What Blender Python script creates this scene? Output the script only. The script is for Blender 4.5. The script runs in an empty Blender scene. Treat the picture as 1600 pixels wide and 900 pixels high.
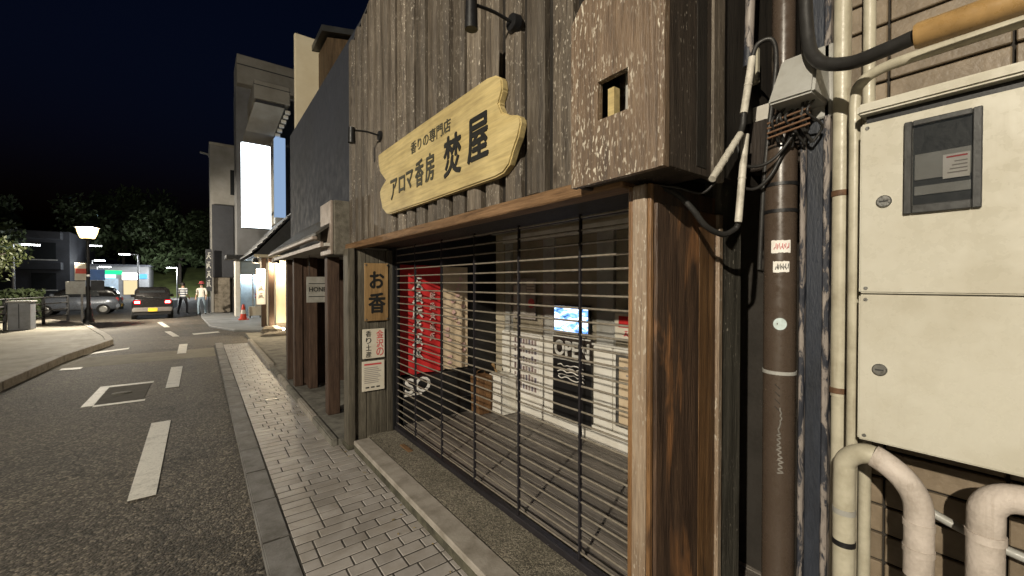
import bpy, bmesh, math, random
from mathutils import Vector, Matrix
R = math.radians
SC = bpy.context.scene
COL = SC.collection
rnd = random.Random(7)

# ------------------------------------------------------------ camera
cam_d = bpy.data.cameras.new('camera'); cam = bpy.data.objects.new('camera', cam_d); COL.objects.link(cam)
cam_d.sensor_width = 36.0; cam_d.lens = 36.0 * 640.0 / 1600.0
cam_d.clip_start = 0.03; cam_d.clip_end = 2000
cam.location = (0, 0, 1.65)
cam.rotation_euler = (R(90 - 0.72), 0, R(-37.2))
SC.camera = cam

# ------------------------------------------------------------ night sky, faint moon
W = bpy.data.worlds.new('World'); SC.world = W; W.use_nodes = True
wn = W.node_tree.nodes; wl = W.node_tree.links
bg = wn['Background']
sky = wn.new('ShaderNodeTexSky'); sky.sky_type = 'NISHITA'; sky.sun_disc = False
sky.sun_elevation = R(-3.0); sky.sun_rotation = R(150); sky.air_density = 1.0; sky.dust_density = 0.4; sky.ozone_density = 3.2
tint = wn.new('ShaderNodeMix'); tint.data_type = 'RGBA'; tint.blend_type = 'MULTIPLY'; tint.inputs[0].default_value = 1.0; tint.inputs[7].default_value = (0.55, 1.0, 0.95, 1)
wl.new(sky.outputs[0], tint.inputs[6]); wl.new(tint.outputs[2], bg.inputs[0]); bg.inputs[1].default_value = 0.12
sun_d = bpy.data.lights.new('moon', 'SUN'); sun = bpy.data.objects.new('moon', sun_d); COL.objects.link(sun)
sun_d.energy = 0.012; sun_d.angle = R(12); sun_d.color = (0.8, 0.88, 1.0)
sun.rotation_euler = (R(50), 0, R(-60))
vs = SC.view_settings
vs.view_transform = 'Standard'; vs.look = 'None'; vs.exposure = 0.25; vs.gamma = 1.0; vs.use_curve_mapping = False
SC.render.engine = 'CYCLES'
SC.cycles.use_denoising = True
SC.cycles.max_bounces = 8; SC.cycles.diffuse_bounces = 5; SC.cycles.transparent_max_bounces = 16
SC.cycles.sample_clamp_indirect = 4.0
WARM = (1.0, 0.90, 0.73)

# ------------------------------------------------------------ materials
MATS = {}
def nodes_of(name):
    m = bpy.data.materials.new(name); m.use_nodes = True
    nt = m.node_tree
    return m, nt, nt.nodes, nt.links, nt.nodes['Principled BSDF']

def coords(nt, scale=(1, 1, 1), rand=True):
    n, l = nt.nodes, nt.links
    tc = n.new('ShaderNodeTexCoord'); mp = n.new('ShaderNodeMapping'); mp.inputs['Scale'].default_value = scale
    if rand:
        oi = n.new('ShaderNodeObjectInfo'); mu = n.new('ShaderNodeMath'); mu.operation = 'MULTIPLY'; mu.inputs[1].default_value = 37.0
        va = n.new('ShaderNodeVectorMath'); va.operation = 'ADD'
        l.new(oi.outputs['Random'], mu.inputs[0]); l.new(tc.outputs['Object'], va.inputs[0]); l.new(mu.outputs[0], va.inputs[1])
        l.new(va.outputs[0], mp.inputs['Vector'])
    else:
        l.new(tc.outputs['Object'], mp.inputs['Vector'])
    return mp.outputs[0]

def noise(nt, vec, scale, detail=4, rough=0.6, dist=0.0):
    n = nt.nodes.new('ShaderNodeTexNoise'); n.inputs['Scale'].default_value = scale
    n.inputs['Detail'].default_value = detail; n.inputs['Roughness'].default_value = rough; n.inputs['Distortion'].default_value = dist
    nt.links.new(vec, n.inputs['Vector']); return n.outputs['Fac']

def ramp(nt, fac, stops):
    r = nt.nodes.new('ShaderNodeValToRGB'); e = r.color_ramp.elements
    while len(e) < len(stops): e.new(0.5)
    for i, (p, c) in enumerate(stops):
        e[i].position = p; e[i].color = (*c, 1) if len(c) == 3 else c
    nt.links.new(fac, r.inputs[0]); return r.outputs[0]

def mixc(nt, fac, a, b, mode='MIX'):
    m = nt.nodes.new('ShaderNodeMix'); m.data_type = 'RGBA'; m.blend_type = mode
    for s, v in ((0, fac), (6, a), (7, b)):
        if isinstance(v, (int, float)): m.inputs[s].default_value = v
        elif isinstance(v, tuple): m.inputs[s].default_value = (*v, 1) if len(v) == 3 else v
        else: nt.links.new(v, m.inputs[s])
    return m.outputs[2]

def bump(nt, bsdf, h, strength, dist=0.01):
    b = nt.nodes.new('ShaderNodeBump'); b.inputs['Strength'].default_value = strength; b.inputs['Distance'].default_value = dist
    nt.links.new(h, b.inputs['Height']); nt.links.new(b.outputs[0], bsdf.inputs['Normal'])

def objvar(nt, col, lo, hi):
    oi = nt.nodes.new('ShaderNodeObjectInfo'); mr = nt.nodes.new('ShaderNodeMapRange')
    mr.inputs[3].default_value = lo; mr.inputs[4].default_value = hi
    nt.links.new(oi.outputs['Random'], mr.inputs[0])
    cb = nt.nodes.new('ShaderNodeCombineColor')
    for i in range(3): nt.links.new(mr.outputs[0], cb.inputs[i])
    return mixc(nt, 1.0, col, cb.outputs[0], 'MULTIPLY')

def plain(name, c, rough=0.6, metal=0.0, spec=0.4, dirt=0.25, scale=6.0, bmp=0.08, stretch=(1, 1, 1), var=None, stain=None, drip=0.0):
    """painted / plastic / plaster surface with grime variation"""
    if name in MATS: return MATS[name]
    m, nt, n, l, b = nodes_of(name)
    v = coords(nt, stretch)
    f1 = noise(nt, v, scale, 6, 0.65); f2 = noise(nt, v, scale * 9, 3, 0.6)
    dk = tuple(x * (1 - dirt * 1.6) * k for x, k in zip(c, (1.0, 0.96, 0.88)))
    col = ramp(nt, f1, [(0.22, dk), (0.58, c), (0.90, tuple(min(1, x * (1 + dirt * 0.25)) for x in c))])
    if stain:
        ge = n.new('ShaderNodeNewGeometry'); fs = noise(nt, ge.outputs['Position'], stain[0], 5, 0.65, 0.5)
        col = mixc(nt, stain[1], col, ramp(nt, fs, [(0.34, (0.45, 0.42, 0.37)), (0.60, (1, 1, 1))]), 'MULTIPLY')
    if drip:
        fd = noise(nt, coords(nt, (1, 1, 0.05)), 34, 4, 0.7); fe = noise(nt, coords(nt, (1, 1, 0.6)), 5, 3, 0.6)
        k_ = mixc(nt, 1.0, ramp(nt, fd, [(0.55, (0, 0, 0)), (0.72, (1, 1, 1))]), ramp(nt, fe, [(0.48, (0, 0, 0)), (0.66, (1, 1, 1))]), 'MULTIPLY')
        kf = n.new('ShaderNodeMath'); kf.operation = 'MULTIPLY'; kf.inputs[1].default_value = drip; l.new(k_, kf.inputs[0])
        col = mixc(nt, kf.outputs[0], col, (0.17, 0.12, 0.07))
    if var: col = objvar(nt, col, *var)
    l.new(col, b.inputs['Base Color'])
    rr = ramp(nt, f2, [(0.3, (max(0, rough - 0.12),) * 3), (0.7, (min(1, rough + 0.12),) * 3)])
    l.new(rr, b.inputs['Roughness'])
    b.inputs['Metallic'].default_value = metal; b.inputs['Specular IOR Level'].default_value = spec
    if bmp: bump(nt, b, f2, bmp)
    MATS[name] = m; return m

def wood(name, dark, mid, light, axis='Z', grain=9.0, fleck=0.0, fleck_c=(0.55, 0.5, 0.42), rough=0.7, spec=0.3, bmp=0.5, var=(0.75, 1.15), blotch=None):
    if name in MATS: return MATS[name]
    m, nt, n, l, b = nodes_of(name)
    k = {'X': (0.07, 1, 1), 'Y': (1, 0.07, 1), 'Z': (1, 1, 0.07)}[axis]
    v = coords(nt, k)
    g = noise(nt, v, grain * 3.2, 6, 0.7, 0.6)
    fine = noise(nt, v, grain * 17, 3, 0.7)
    v2 = coords(nt, (1, 1, 1))
    big = noise(nt, v2, 2.4, 4, 0.6)
    col = ramp(nt, g, [(0.28, dark), (0.5, mid), (0.74, light)])
    col = mixc(nt, 0.55, col, ramp(nt, fine, [(0.3, (0.35, 0.35, 0.35)), (0.7, (1.0, 1.0, 1.0))]), 'MULTIPLY')
    col = mixc(nt, 0.6, col, ramp(nt, big, [(0.3, (0.5, 0.47, 0.44)), (0.65, (1.0, 1.0, 1.0))]), 'MULTIPLY')
    if blotch:
        kb = {'X': (0.25, 1, 1), 'Y': (1, 0.25, 1), 'Z': (1, 1, 0.18)}[axis]
        fb = noise(nt, coords(nt, kb), blotch[1], 4, 0.6, 0.8)
        col = mixc(nt, ramp(nt, fb, [(blotch[2], (0, 0, 0)), (blotch[2] + 0.12, (1, 1, 1))]), col, blotch[0])
    if fleck > 0:
        kf = {'X': (0.35, 1, 1), 'Y': (1, 0.35, 1), 'Z': (1, 1, 0.35)}[axis]
        ff = noise(nt, coords(nt, kf), 115, 2, 0.5)
        fm = noise(nt, v2, 3.5, 3, 0.6)
        mk = ramp(nt, ff, [(0.70 - fleck, (0, 0, 0)), (0.78 - fleck, (1, 1, 1))])
        mk = mixc(nt, 1.0, mk, ramp(nt, fm, [(0.38, (0, 0, 0)), (0.6, (1, 1, 1))]), 'MULTIPLY')
        oi = n.new('ShaderNodeObjectInfo'); mr = n.new('ShaderNodeMapRange'); mr.inputs[3].default_value = 0.25; mr.inputs[4].default_value = 1.0
        wv = n.new('ShaderNodeTexWhiteNoise'); wv.noise_dimensions = '1D'; l.new(oi.outputs['Random'], wv.inputs['W']); l.new(wv.outputs['Value'], mr.inputs[0])
        mm = n.new('ShaderNodeMath'); mm.operation = 'MULTIPLY'; l.new(mk, mm.inputs[0]); l.new(mr.outputs[0], mm.inputs[1])
        col = mixc(nt, mm.outputs[0], col, fleck_c)
        kv = n.new('ShaderNodeTexVoronoi'); kv.inputs['Scale'].default_value = 3.2; l.new(coords(nt, (1.6, 1.6, 0.55)), kv.inputs['Vector'])
        col = mixc(nt, 0.8, col, ramp(nt, kv.outputs['Distance'], [(0.05, (0.30, 0.24, 0.19)), (0.11, (1, 1, 1))]), 'MULTIPLY')
    col = objvar(nt, col, *var)
    l.new(col, b.inputs['Base Color'])
    b.inputs['Roughness'].default_value = rough; b.inputs['Specular IOR Level'].default_value = spec
    bump(nt, b, mixc(nt, 0.5, ramp(nt, g, [(0.2, (0, 0, 0)), (0.8, (1, 1, 1))]), ramp(nt, fine, [(0.2, (0, 0, 0)), (0.8, (1, 1, 1))])), bmp, 0.012)
    MATS[name] = m; return m

def emit(name, c, s):
    if name in MATS: return MATS[name]
    m = bpy.data.materials.new(name); m.use_nodes = True; nt = m.node_tree; nt.nodes.clear()
    o = nt.nodes.new('ShaderNodeOutputMaterial'); e = nt.nodes.new('ShaderNodeEmission')
    e.inputs[0].default_value = (*c, 1); e.inputs[1].default_value = s
    nt.links.new(e.outputs[0], o.inputs[0]); MATS[name] = m; return m

def lampglass(name, c, s, fac):
    m = bpy.data.materials.new(name); m.use_nodes = True; nt = m.node_tree; nt.nodes.clear()
    o = nt.nodes.new('ShaderNodeOutputMaterial'); e = nt.nodes.new('ShaderNodeEmission'); t = nt.nodes.new('ShaderNodeBsdfTransparent')
    mx = nt.nodes.new('ShaderNodeMixShader'); mx.inputs[0].default_value = fac
    e.inputs[0].default_value = (*c, 1); e.inputs[1].default_value = s
    nt.links.new(t.outputs[0], mx.inputs[1]); nt.links.new(e.outputs[0], mx.inputs[2]); nt.links.new(mx.outputs[0], o.inputs[0])
    MATS[name] = m; return m

def glass(name, c=(0.02, 0.025, 0.03), fac=0.75, rough=0.05):
    """thin pane: mostly see-through with a gloss layer"""
    m = bpy.data.materials.new(name); m.use_nodes = True; nt = m.node_tree; b = nt.nodes['Principled BSDF']
    b.inputs['Base Color'].default_value = (*c, 1); b.inputs['Roughness'].default_value = rough; b.inputs['Specular IOR Level'].default_value = 0.6
    t = nt.nodes.new('ShaderNodeBsdfTransparent'); mx = nt.nodes.new('ShaderNodeMixShader'); mx.inputs[0].default_value = fac
    nt.links.new(b.outputs[0], mx.inputs[1]); nt.links.new(t.outputs[0], mx.inputs[2])
    nt.links.new(mx.outputs[0], nt.nodes['Material Output'].inputs[0]); MATS[name] = m; return m

# ---- surfaces
def make_asphalt():
    m, nt, n, l, b = nodes_of('asphalt')
    v = coords(nt, (1, 1, 1), False)
    vo = nt.nodes.new('ShaderNodeTexVoronoi'); vo.inputs['Scale'].default_value = 62; l.new(v, vo.inputs['Vector'])
    f = noise(nt, v, 130, 4, 0.7); g = noise(nt, v, 0.8, 5, 0.6); h = noise(nt, v, 28, 3, 0.6)
    base = ramp(nt, vo.outputs['Color'], [(0.1, (0.042, 0.038, 0.033)), (0.6, (0.115, 0.105, 0.09)), (0.92, (0.32, 0.29, 0.24))])
    base = mixc(nt, 0.7, base, ramp(nt, f, [(0.3, (0.35, 0.35, 0.35)), (0.7, (1.15, 1.12, 1.05))]), 'MULTIPLY')
    base = mixc(nt, 0.8, base, ramp(nt, g, [(0.3, (0.55, 0.55, 0.57)), (0.7, (1.08, 1.02, 0.95))]), 'MULTIPLY')
    crk = nt.nodes.new('ShaderNodeTexVoronoi'); crk.feature = 'DISTANCE_TO_EDGE'; crk.inputs['Scale'].default_value = 0.55
    wob = nt.nodes.new('ShaderNodeVectorMath'); wob.operation = 'ADD'; wn_ = nt.nodes.new('ShaderNodeTexNoise'); wn_.inputs['Scale'].default_value = 2.2; wn_.inputs['Detail'].default_value = 6
    l.new(v, wn_.inputs['Vector']); l.new(v, wob.inputs[0]); l.new(wn_.outputs['Color'], wob.inputs[1]); l.new(wob.outputs[0], crk.inputs['Vector'])
    base = mixc(nt, 0.75, base, ramp(nt, crk.outputs['Distance'], [(0.004, (0.25, 0.25, 0.25)), (0.012, (1, 1, 1))]), 'MULTIPLY')
    oil = noise(nt, v, 1.7, 3, 0.5, 0.4)
    base = mixc(nt, 0.55, base, ramp(nt, oil, [(0.30, (0.4, 0.4, 0.4)), (0.38, (1, 1, 1))]), 'MULTIPLY')
    l.new(base, b.inputs['Base Color']); b.inputs['Roughness'].default_value = 0.75; b.inputs['Specular IOR Level'].default_value = 0.35
    hh = mixc(nt, 0.5, ramp(nt, vo.outputs['Distance'], [(0.0, (1, 1, 1)), (0.6, (0, 0, 0))]), ramp(nt, h, [(0.3, (0, 0, 0)), (0.7, (1, 1, 1))]))
    bump(nt, b, hh, 0.9, 0.012); return m
MATS['asphalt'] = make_asphalt()

def make_aggregate():
    m, nt, n, l, b = nodes_of('washed_aggregate')
    v = coords(nt, (1, 1, 1), False)
    vo = nt.nodes.new('ShaderNodeTexVoronoi'); vo.inputs['Scale'].default_value = 130; l.new(v, vo.inputs['Vector'])
    g = noise(nt, v, 5, 5, 0.6)
    base = ramp(nt, vo.outputs['Color'], [(0.1, (0.07, 0.062, 0.05)), (0.5, (0.19, 0.17, 0.13)), (0.9, (0.40, 0.36, 0.28))])
    base = mixc(nt, 0.7, base, ramp(nt, g, [(0.35, (0.5, 0.5, 0.47)), (0.65, (1.0, 1.0, 1.0))]), 'MULTIPLY')
    l.new(base, b.inputs['Base Color']); b.inputs['Roughness'].default_value = 0.85
    bump(nt, b, ramp(nt, vo.outputs['Distance'], [(0.0, (1, 1, 1)), (0.6, (0, 0, 0))]), 0.8, 0.006); return m
MATS['aggregate'] = make_aggregate()

def make_paint():
    m, nt, n, l, b = nodes_of('road_paint')
    v = coords(nt, (1, 1, 1), False)
    f = noise(nt, v, 60, 4, 0.7); g = noise(nt, v, 7, 4, 0.6)
    wear = mixc(nt, 0.5, ramp(nt, f, [(0.3, (0, 0, 0)), (0.5, (1, 1, 1))]), ramp(nt, g, [(0.25, (0, 0, 0)), (0.5, (1, 1, 1))]))
    l.new(mixc(nt, wear, (0.16, 0.15, 0.13), (0.62, 0.60, 0.54)), b.inputs['Base Color'])
    b.inputs['Roughness'].default_value = 0.6; bump(nt, b, f, 0.3, 0.004); return m
MATS['paint'] = make_paint()

def make_peel():
    m, nt, n, l, b = nodes_of('peeling_blue_paint')
    v = coords(nt, (1, 1, 0.3)); f = noise(nt, v, 24, 6, 0.7, 0.9); g = noise(nt, coords(nt), 60, 3)
    col = ramp(nt, f, [(0.38, (0.018, 0.021, 0.03)), (0.47, (0.035, 0.038, 0.05)), (0.52, (0.20, 0.175, 0.16)), (0.8, (0.36, 0.32, 0.28))])
    l.new(col, b.inputs['Base Color']); b.inputs['Roughness'].default_value = 0.55
    bump(nt, b, ramp(nt, f, [(0.47, (0, 0, 0)), (0.52, (1, 1, 1))]), 0.6, 0.004); return m
MATS['peel'] = make_peel()

def make_screen():
    m = bpy.data.materials.new('screen_picture'); m.use_nodes = True; nt = m.node_tree; nt.nodes.clear(); l = nt.links
    o = nt.nodes.new('ShaderNodeOutputMaterial'); e = nt.nodes.new('ShaderNodeEmission')
    v = coords(nt, (1, 1.2, 3.2), False)
    rot = nt.nodes.new('ShaderNodeMapping'); rot.inputs['Rotation'].default_value = (R(-28), 0, 0); l.new(v, rot.inputs[0])
    f = noise(nt, rot.outputs[0], 6.5, 3, 0.55, 0.7)
    col = ramp(nt, f, [(0.32, (0.02, 0.06, 0.16)), (0.47, (0.18, 0.38, 0.85)), (0.55, (0.80, 0.90, 1.0)), (0.66, (0.45, 0.42, 0.75)), (0.75, (0.9, 0.95, 1.0))])
    l.new(col, e.inputs[0]); e.inputs[1].default_value = 2.4; l.new(e.outputs[0], o.inputs[0]); return m
MATS['screen'] = make_screen()

M = dict(MATS)
M['sidewalk_base'] = plain('paver_bedding', (0.055, 0.05, 0.044), 0.9, dirt=0.4)
M['paver'] = plain('concrete_paver', (0.39, 0.365, 0.345), 0.52, spec=0.5, dirt=0.15, scale=5, bmp=0.15, var=(0.86, 1.08), stain=(2.2, 0.55))
M['kerb'] = plain('kerb_stone', (0.23, 0.225, 0.22), 0.75, dirt=0.3, scale=7, bmp=0.25, var=(0.85, 1.1), stain=(2.5, 0.6))
M['far_pave'] = plain('far_pavement', (0.30, 0.275, 0.22), 0.8, dirt=0.35, scale=1.2, bmp=0.1)
M['concrete'] = plain('old_concrete', (0.20, 0.19, 0.16), 0.85, dirt=0.55, scale=5, bmp=0.3)
M['step'] = plain('step_edge_stone', (0.34, 0.31, 0.27), 0.8, dirt=0.3, scale=8, bmp=0.25)
M['ground'] = plain('ground_dark', (0.055, 0.053, 0.048), 0.85, dirt=0.3, scale=0.4, bmp=0.1)
M['batten'] = wood('weathered_batten', (0.040, 0.031, 0.023), (0.135, 0.110, 0.083), (0.27, 0.23, 0.18), 'Z', 9, fleck=0.085, rough=0.62, spec=0.4, var=(0.62, 1.25))
M['backing'] = wood('dark_backing', (0.012, 0.010, 0.008), (0.03, 0.025, 0.02), (0.05, 0.042, 0.033), 'Z', 9)
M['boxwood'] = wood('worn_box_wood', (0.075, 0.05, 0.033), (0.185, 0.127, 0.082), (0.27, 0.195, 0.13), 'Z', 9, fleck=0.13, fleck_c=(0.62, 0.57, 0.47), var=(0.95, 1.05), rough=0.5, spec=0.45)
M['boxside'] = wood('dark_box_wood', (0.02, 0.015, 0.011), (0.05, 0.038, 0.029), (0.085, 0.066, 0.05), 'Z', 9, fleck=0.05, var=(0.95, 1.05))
M['lintel'] = wood('lintel_wood', (0.09, 0.05, 0.025), (0.24, 0.14, 0.07), (0.36, 0.22, 0.12), 'Y', 9, var=(0.95, 1.05))
M['darkwood'] = wood('dark_stained_wood', (0.014, 0.010, 0.008), (0.035, 0.026, 0.02), (0.06, 0.045, 0.034), 'Z', 8)
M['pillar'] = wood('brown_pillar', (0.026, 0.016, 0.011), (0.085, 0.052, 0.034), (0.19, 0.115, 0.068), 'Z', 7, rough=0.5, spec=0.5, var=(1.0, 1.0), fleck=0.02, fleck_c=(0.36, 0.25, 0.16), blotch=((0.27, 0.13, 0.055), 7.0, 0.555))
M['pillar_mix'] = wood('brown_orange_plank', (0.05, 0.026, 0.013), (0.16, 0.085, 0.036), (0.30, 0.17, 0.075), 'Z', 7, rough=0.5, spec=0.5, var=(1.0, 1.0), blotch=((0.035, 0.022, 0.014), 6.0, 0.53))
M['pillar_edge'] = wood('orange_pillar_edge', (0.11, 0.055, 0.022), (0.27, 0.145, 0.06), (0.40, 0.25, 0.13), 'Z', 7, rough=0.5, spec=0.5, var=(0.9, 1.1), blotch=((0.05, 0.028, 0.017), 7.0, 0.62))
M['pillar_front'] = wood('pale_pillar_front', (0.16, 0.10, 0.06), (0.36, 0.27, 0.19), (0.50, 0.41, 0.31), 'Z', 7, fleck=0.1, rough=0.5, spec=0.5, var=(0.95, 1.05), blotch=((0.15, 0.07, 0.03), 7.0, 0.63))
M['greyboard'] = wood('grey_green_board', (0.03, 0.028, 0.022), (0.085, 0.08, 0.065), (0.15, 0.14, 0.115), 'Z', 8, fleck=0.04)
M['wing'] = wood('grey_wing_board', (0.05, 0.045, 0.034), (0.135, 0.12, 0.092), (0.22, 0.20, 0.155), 'Z', 8, var=(0.8, 1.1), blotch=((0.035, 0.034, 0.022), 4.0, 0.62))
M['neighpost'] = wood('brown_post', (0.035, 0.02, 0.013), (0.085, 0.05, 0.033), (0.14, 0.09, 0.06), 'Z', 8, var=(0.85, 1.1))
M['plank'] = wood('grey_floor_plank', (0.09, 0.08, 0.07), (0.23, 0.205, 0.18), (0.34, 0.305, 0.265), 'Y', 8, rough=0.5, spec=0.5, var=(0.8, 1.12))
M['signwood'] = wood('pale_sign_wood', (0.50, 0.385, 0.165), (0.60, 0.48, 0.225), (0.66, 0.54, 0.28), 'Y', 3.2, rough=0.55, spec=0.35, bmp=0.12, var=(1.0, 1.0))
M['plaquewood'] = wood('tan_plaque_wood', (0.22, 0.13, 0.05), (0.36, 0.225, 0.10), (0.42, 0.28, 0.13), 'Z', 5, rough=0.5, bmp=0.2, var=(1, 1))
M['ink'] = plain('black_ink', (0.012, 0.012, 0.011), 0.6, dirt=0.1, bmp=0)
M['carve'] = plain('carved_dark', (0.05, 0.048, 0.032), 0.7, dirt=0.3, bmp=0)
M['redink'] = plain('red_ink', (0.55, 0.07, 0.08), 0.6, dirt=0.1, bmp=0)
M['greyink'] = plain('grey_ink', (0.30, 0.27, 0.25), 0.6, dirt=0.1, bmp=0)
M['paper'] = plain('off_white_paper', (0.62, 0.58, 0.49), 0.6, dirt=0.08, bmp=0)
M['black'] = plain('black_metal', (0.012, 0.012, 0.013), 0.45, dirt=0.2, bmp=0.05)
M['rubber'] = plain('black_rubber', (0.025, 0.024, 0.023), 0.5, dirt=0.3, bmp=0.1)
M['bar'] = plain('grille_aluminium', (0.27, 0.24, 0.195), 0.45, metal=0.15, dirt=0.35, scale=30, bmp=0.1)
M['strap'] = plain('grille_dark_strap', (0.022, 0.02, 0.024), 0.5, dirt=0.3)
M['cream'] = plain('cream_enamel', (0.52, 0.50, 0.425), 0.30, spec=0.5, dirt=0.14, scale=3, bmp=0.03, drip=0.22)
M['creampipe'] = plain('cream_pvc', (0.46, 0.43, 0.335), 0.4, dirt=0.25, scale=12, bmp=0.05, drip=0.6)
M['pinkpipe'] = plain('insulation_tape', (0.52, 0.46, 0.41), 0.6, dirt=0.3, scale=10, bmp=0.25, drip=0.5)
M['brass'] = plain('tan_pipe_cover', (0.40, 0.25, 0.10), 0.32, spec=0.55, dirt=0.3, scale=7, bmp=0.05)
M['brownpipe'] = plain('brown_pvc', (0.068, 0.050, 0.038), 0.30, spec=0.5, dirt=0.15, scale=4, bmp=0.02)
M['greyplastic'] = plain('grey_plastic', (0.36, 0.36, 0.34), 0.42, dirt=0.2, scale=8, bmp=0.05)
M['whiteplastic'] = plain('old_white_plastic', (0.55, 0.52, 0.45), 0.45, dirt=0.35, scale=25, bmp=0.1)
M['tile'] = plain('brown_wall_tile', (0.235, 0.185, 0.13), 0.5, spec=0.45, dirt=0.25, scale=9, bmp=0.15, var=(0.82, 1.1), stain=(4.0, 0.6))
M['joint'] = plain('dark_joint', (0.028, 0.024, 0.02), 0.9, dirt=0.3)
M['steel'] = plain('dull_steel', (0.30, 0.30, 0.29), 0.35, metal=0.8, dirt=0.3, scale=20)
M['darkgrey'] = plain('dark_grey_frame', (0.045, 0.046, 0.046), 0.4, dirt=0.25)
M['darkwall'] = plain('dark_blue_wall', (0.020, 0.024, 0.036), 0.8, dirt=0.12, scale=0.7, bmp=0.03)
M['roofdark'] = plain('dark_brown_roof', (0.055, 0.05, 0.042), 0.7, dirt=0.3, scale=3)
M['gutter'] = plain('pink_grey_gutter', (0.30, 0.25, 0.215), 0.6, dirt=0.3, scale=8)
M['roughcast'] = plain('rough_grey_plaster', (0.17, 0.155, 0.125), 0.9, dirt=0.4, scale=14, bmp=0.8)
M['white'] = plain('white_panel', (0.80, 0.78, 0.72), 0.55, dirt=0.12, scale=4, bmp=0.03)
M['beige'] = plain('beige_board', (0.50, 0.44, 0.33), 0.6, dirt=0.2, scale=4)
M['greypost'] = plain('grey_window_post', (0.62, 0.61, 0.57), 0.55, dirt=0.2, scale=5)
M['redcloth'] = plain('red_cloth', (0.55, 0.022, 0.024), 0.8, dirt=0.12, scale=5, bmp=0.1)
M['creamcloth'] = plain('cream_cloth', (0.66, 0.53, 0.37), 0.8, dirt=0.12, scale=5, bmp=0.1)
M['clothprint'] = plain('pale_pink_print', (0.75, 0.50, 0.46), 0.8, dirt=0.15)
M['whiteprint'] = plain('white_print', (0.78, 0.76, 0.72), 0.7, dirt=0.1)
M['brownpaper'] = wood('brown_kraft_box', (0.13, 0.065, 0.03), (0.22, 0.115, 0.05), (0.29, 0.16, 0.07), 'Z', 6, var=(1, 1))
M['ceil'] = plain('grey_ceiling', (0.5, 0.48, 0.44), 0.8, dirt=0.2)
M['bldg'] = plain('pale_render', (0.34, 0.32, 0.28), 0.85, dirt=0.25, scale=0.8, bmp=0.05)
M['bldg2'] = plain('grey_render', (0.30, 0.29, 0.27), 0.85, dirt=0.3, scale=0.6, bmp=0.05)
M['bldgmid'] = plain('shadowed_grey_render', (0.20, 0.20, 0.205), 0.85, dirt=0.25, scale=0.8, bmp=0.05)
M['bldgdark'] = plain('charcoal_panel', (0.045, 0.047, 0.055), 0.7, dirt=0.2, scale=1.0)
M['plaster'] = plain('cream_plaster', (0.62, 0.55, 0.40), 0.85, dirt=0.1, scale=2)
M['stone'] = plain('rough_stone', (0.22, 0.19, 0.15), 0.9, dirt=0.45, scale=6, bmp=0.6)
M['rooftile'] = plain('grey_roof_tile', (0.05, 0.05, 0.052), 0.55, dirt=0.3, scale=8, bmp=0.1)
M['tarp'] = plain('blue_lattice', (0.06, 0.085, 0.13), 0.6, dirt=0.2)
M['polegrey'] = plain('galvanised_pole', (0.20, 0.20, 0.20), 0.5, metal=0.3, dirt=0.2)
M['carbody'] = plain('dark_car_paint', (0.012, 0.011, 0.011), 0.25, spec=0.6, dirt=0.1, bmp=0)
M['silver'] = plain('silver_car_paint', (0.17, 0.19, 0.23), 0.28, metal=0.3, spec=0.6, dirt=0.1, bmp=0)
M['bumper'] = plain('pale_bumper', (0.16, 0.15, 0.14), 0.4, dirt=0.15, bmp=0)
M['carglass'] = plain('car_glass', (0.02, 0.022, 0.024), 0.08, spec=0.7, dirt=0.05, bmp=0)
M['tyre'] = plain('tyre_rubber', (0.015, 0.015, 0.015), 0.8, dirt=0.2)
M['plate'] = plain('yellow_plate', (0.75, 0.50, 0.04), 0.5, dirt=0.05, bmp=0)
M['skin'] = plain('skin', (0.45, 0.28, 0.20), 0.6, dirt=0.05, bmp=0)
M['shirtw'] = plain('white_shirt', (0.66, 0.63, 0.56), 0.85, dirt=0.1, bmp=0.1)
M['trouser'] = plain('dark_trouser', (0.045, 0.045, 0.055), 0.85, dirt=0.1)
M['jeans'] = plain('pale_jeans', (0.22, 0.29, 0.36), 0.85, dirt=0.15)
M['hair'] = plain('dark_hair', (0.015, 0.012, 0.010), 0.6, dirt=0.1, bmp=0)
M['redhat'] = plain('dull_red_hat', (0.30, 0.05, 0.055), 0.8, dirt=0.15)
M['bag'] = plain('pale_blue_bag', (0.40, 0.52, 0.72), 0.7, dirt=0.1)
M['conered'] = plain('cone_red', (0.62, 0.06, 0.03), 0.5, dirt=0.15)
M['conewhite'] = plain('cone_white', (0.72, 0.70, 0.66), 0.4, dirt=0.1)
M['leaf'] = plain('dark_leaf', (0.035, 0.05, 0.018), 0.6, dirt=0.5, scale=2.5, bmp=0)
M['leaflit'] = plain('bright_leaf', (0.026, 0.034, 0.006), 0.6, dirt=0.4, scale=2.5, bmp=0)
M['bark'] = plain('bark', (0.06, 0.05, 0.04), 0.9, dirt=0.4, bmp=0.4)
M['grass'] = plain('slope_grass', (0.11, 0.13, 0.035), 0.9, dirt=0.4, scale=1.0, bmp=0.3)
M['bluesign'] = plain('blue_sign', (0.05, 0.16, 0.50), 0.5, dirt=0.1)
M['rust'] = plain('rusty_clip', (0.14, 0.075, 0.04), 0.7, dirt=0.4, scale=30)
M['lantern'] = lampglass('lantern_glass', (1.0, 0.72, 0.30), 5.5, 0.5)
M['shopglass'] = glass('shop_glass', fac=0.86)
M['meterglass'] = glass('meter_glass', fac=0.72, rough=0.08)
M['signlight'] = emit('lit_sign_face', (0.86, 0.95, 1.0), 5.0)
M['tail'] = emit('tail_light', (1.0, 0.12, 0.10), 45.0)
M['tailring'] = plain('tail_lens', (0.45, 0.02, 0.02), 0.3, dirt=0.05, bmp=0)
M['tailglow'] = emit('tail_lens_glow', (1.0, 0.015, 0.03), 1.3)
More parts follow.
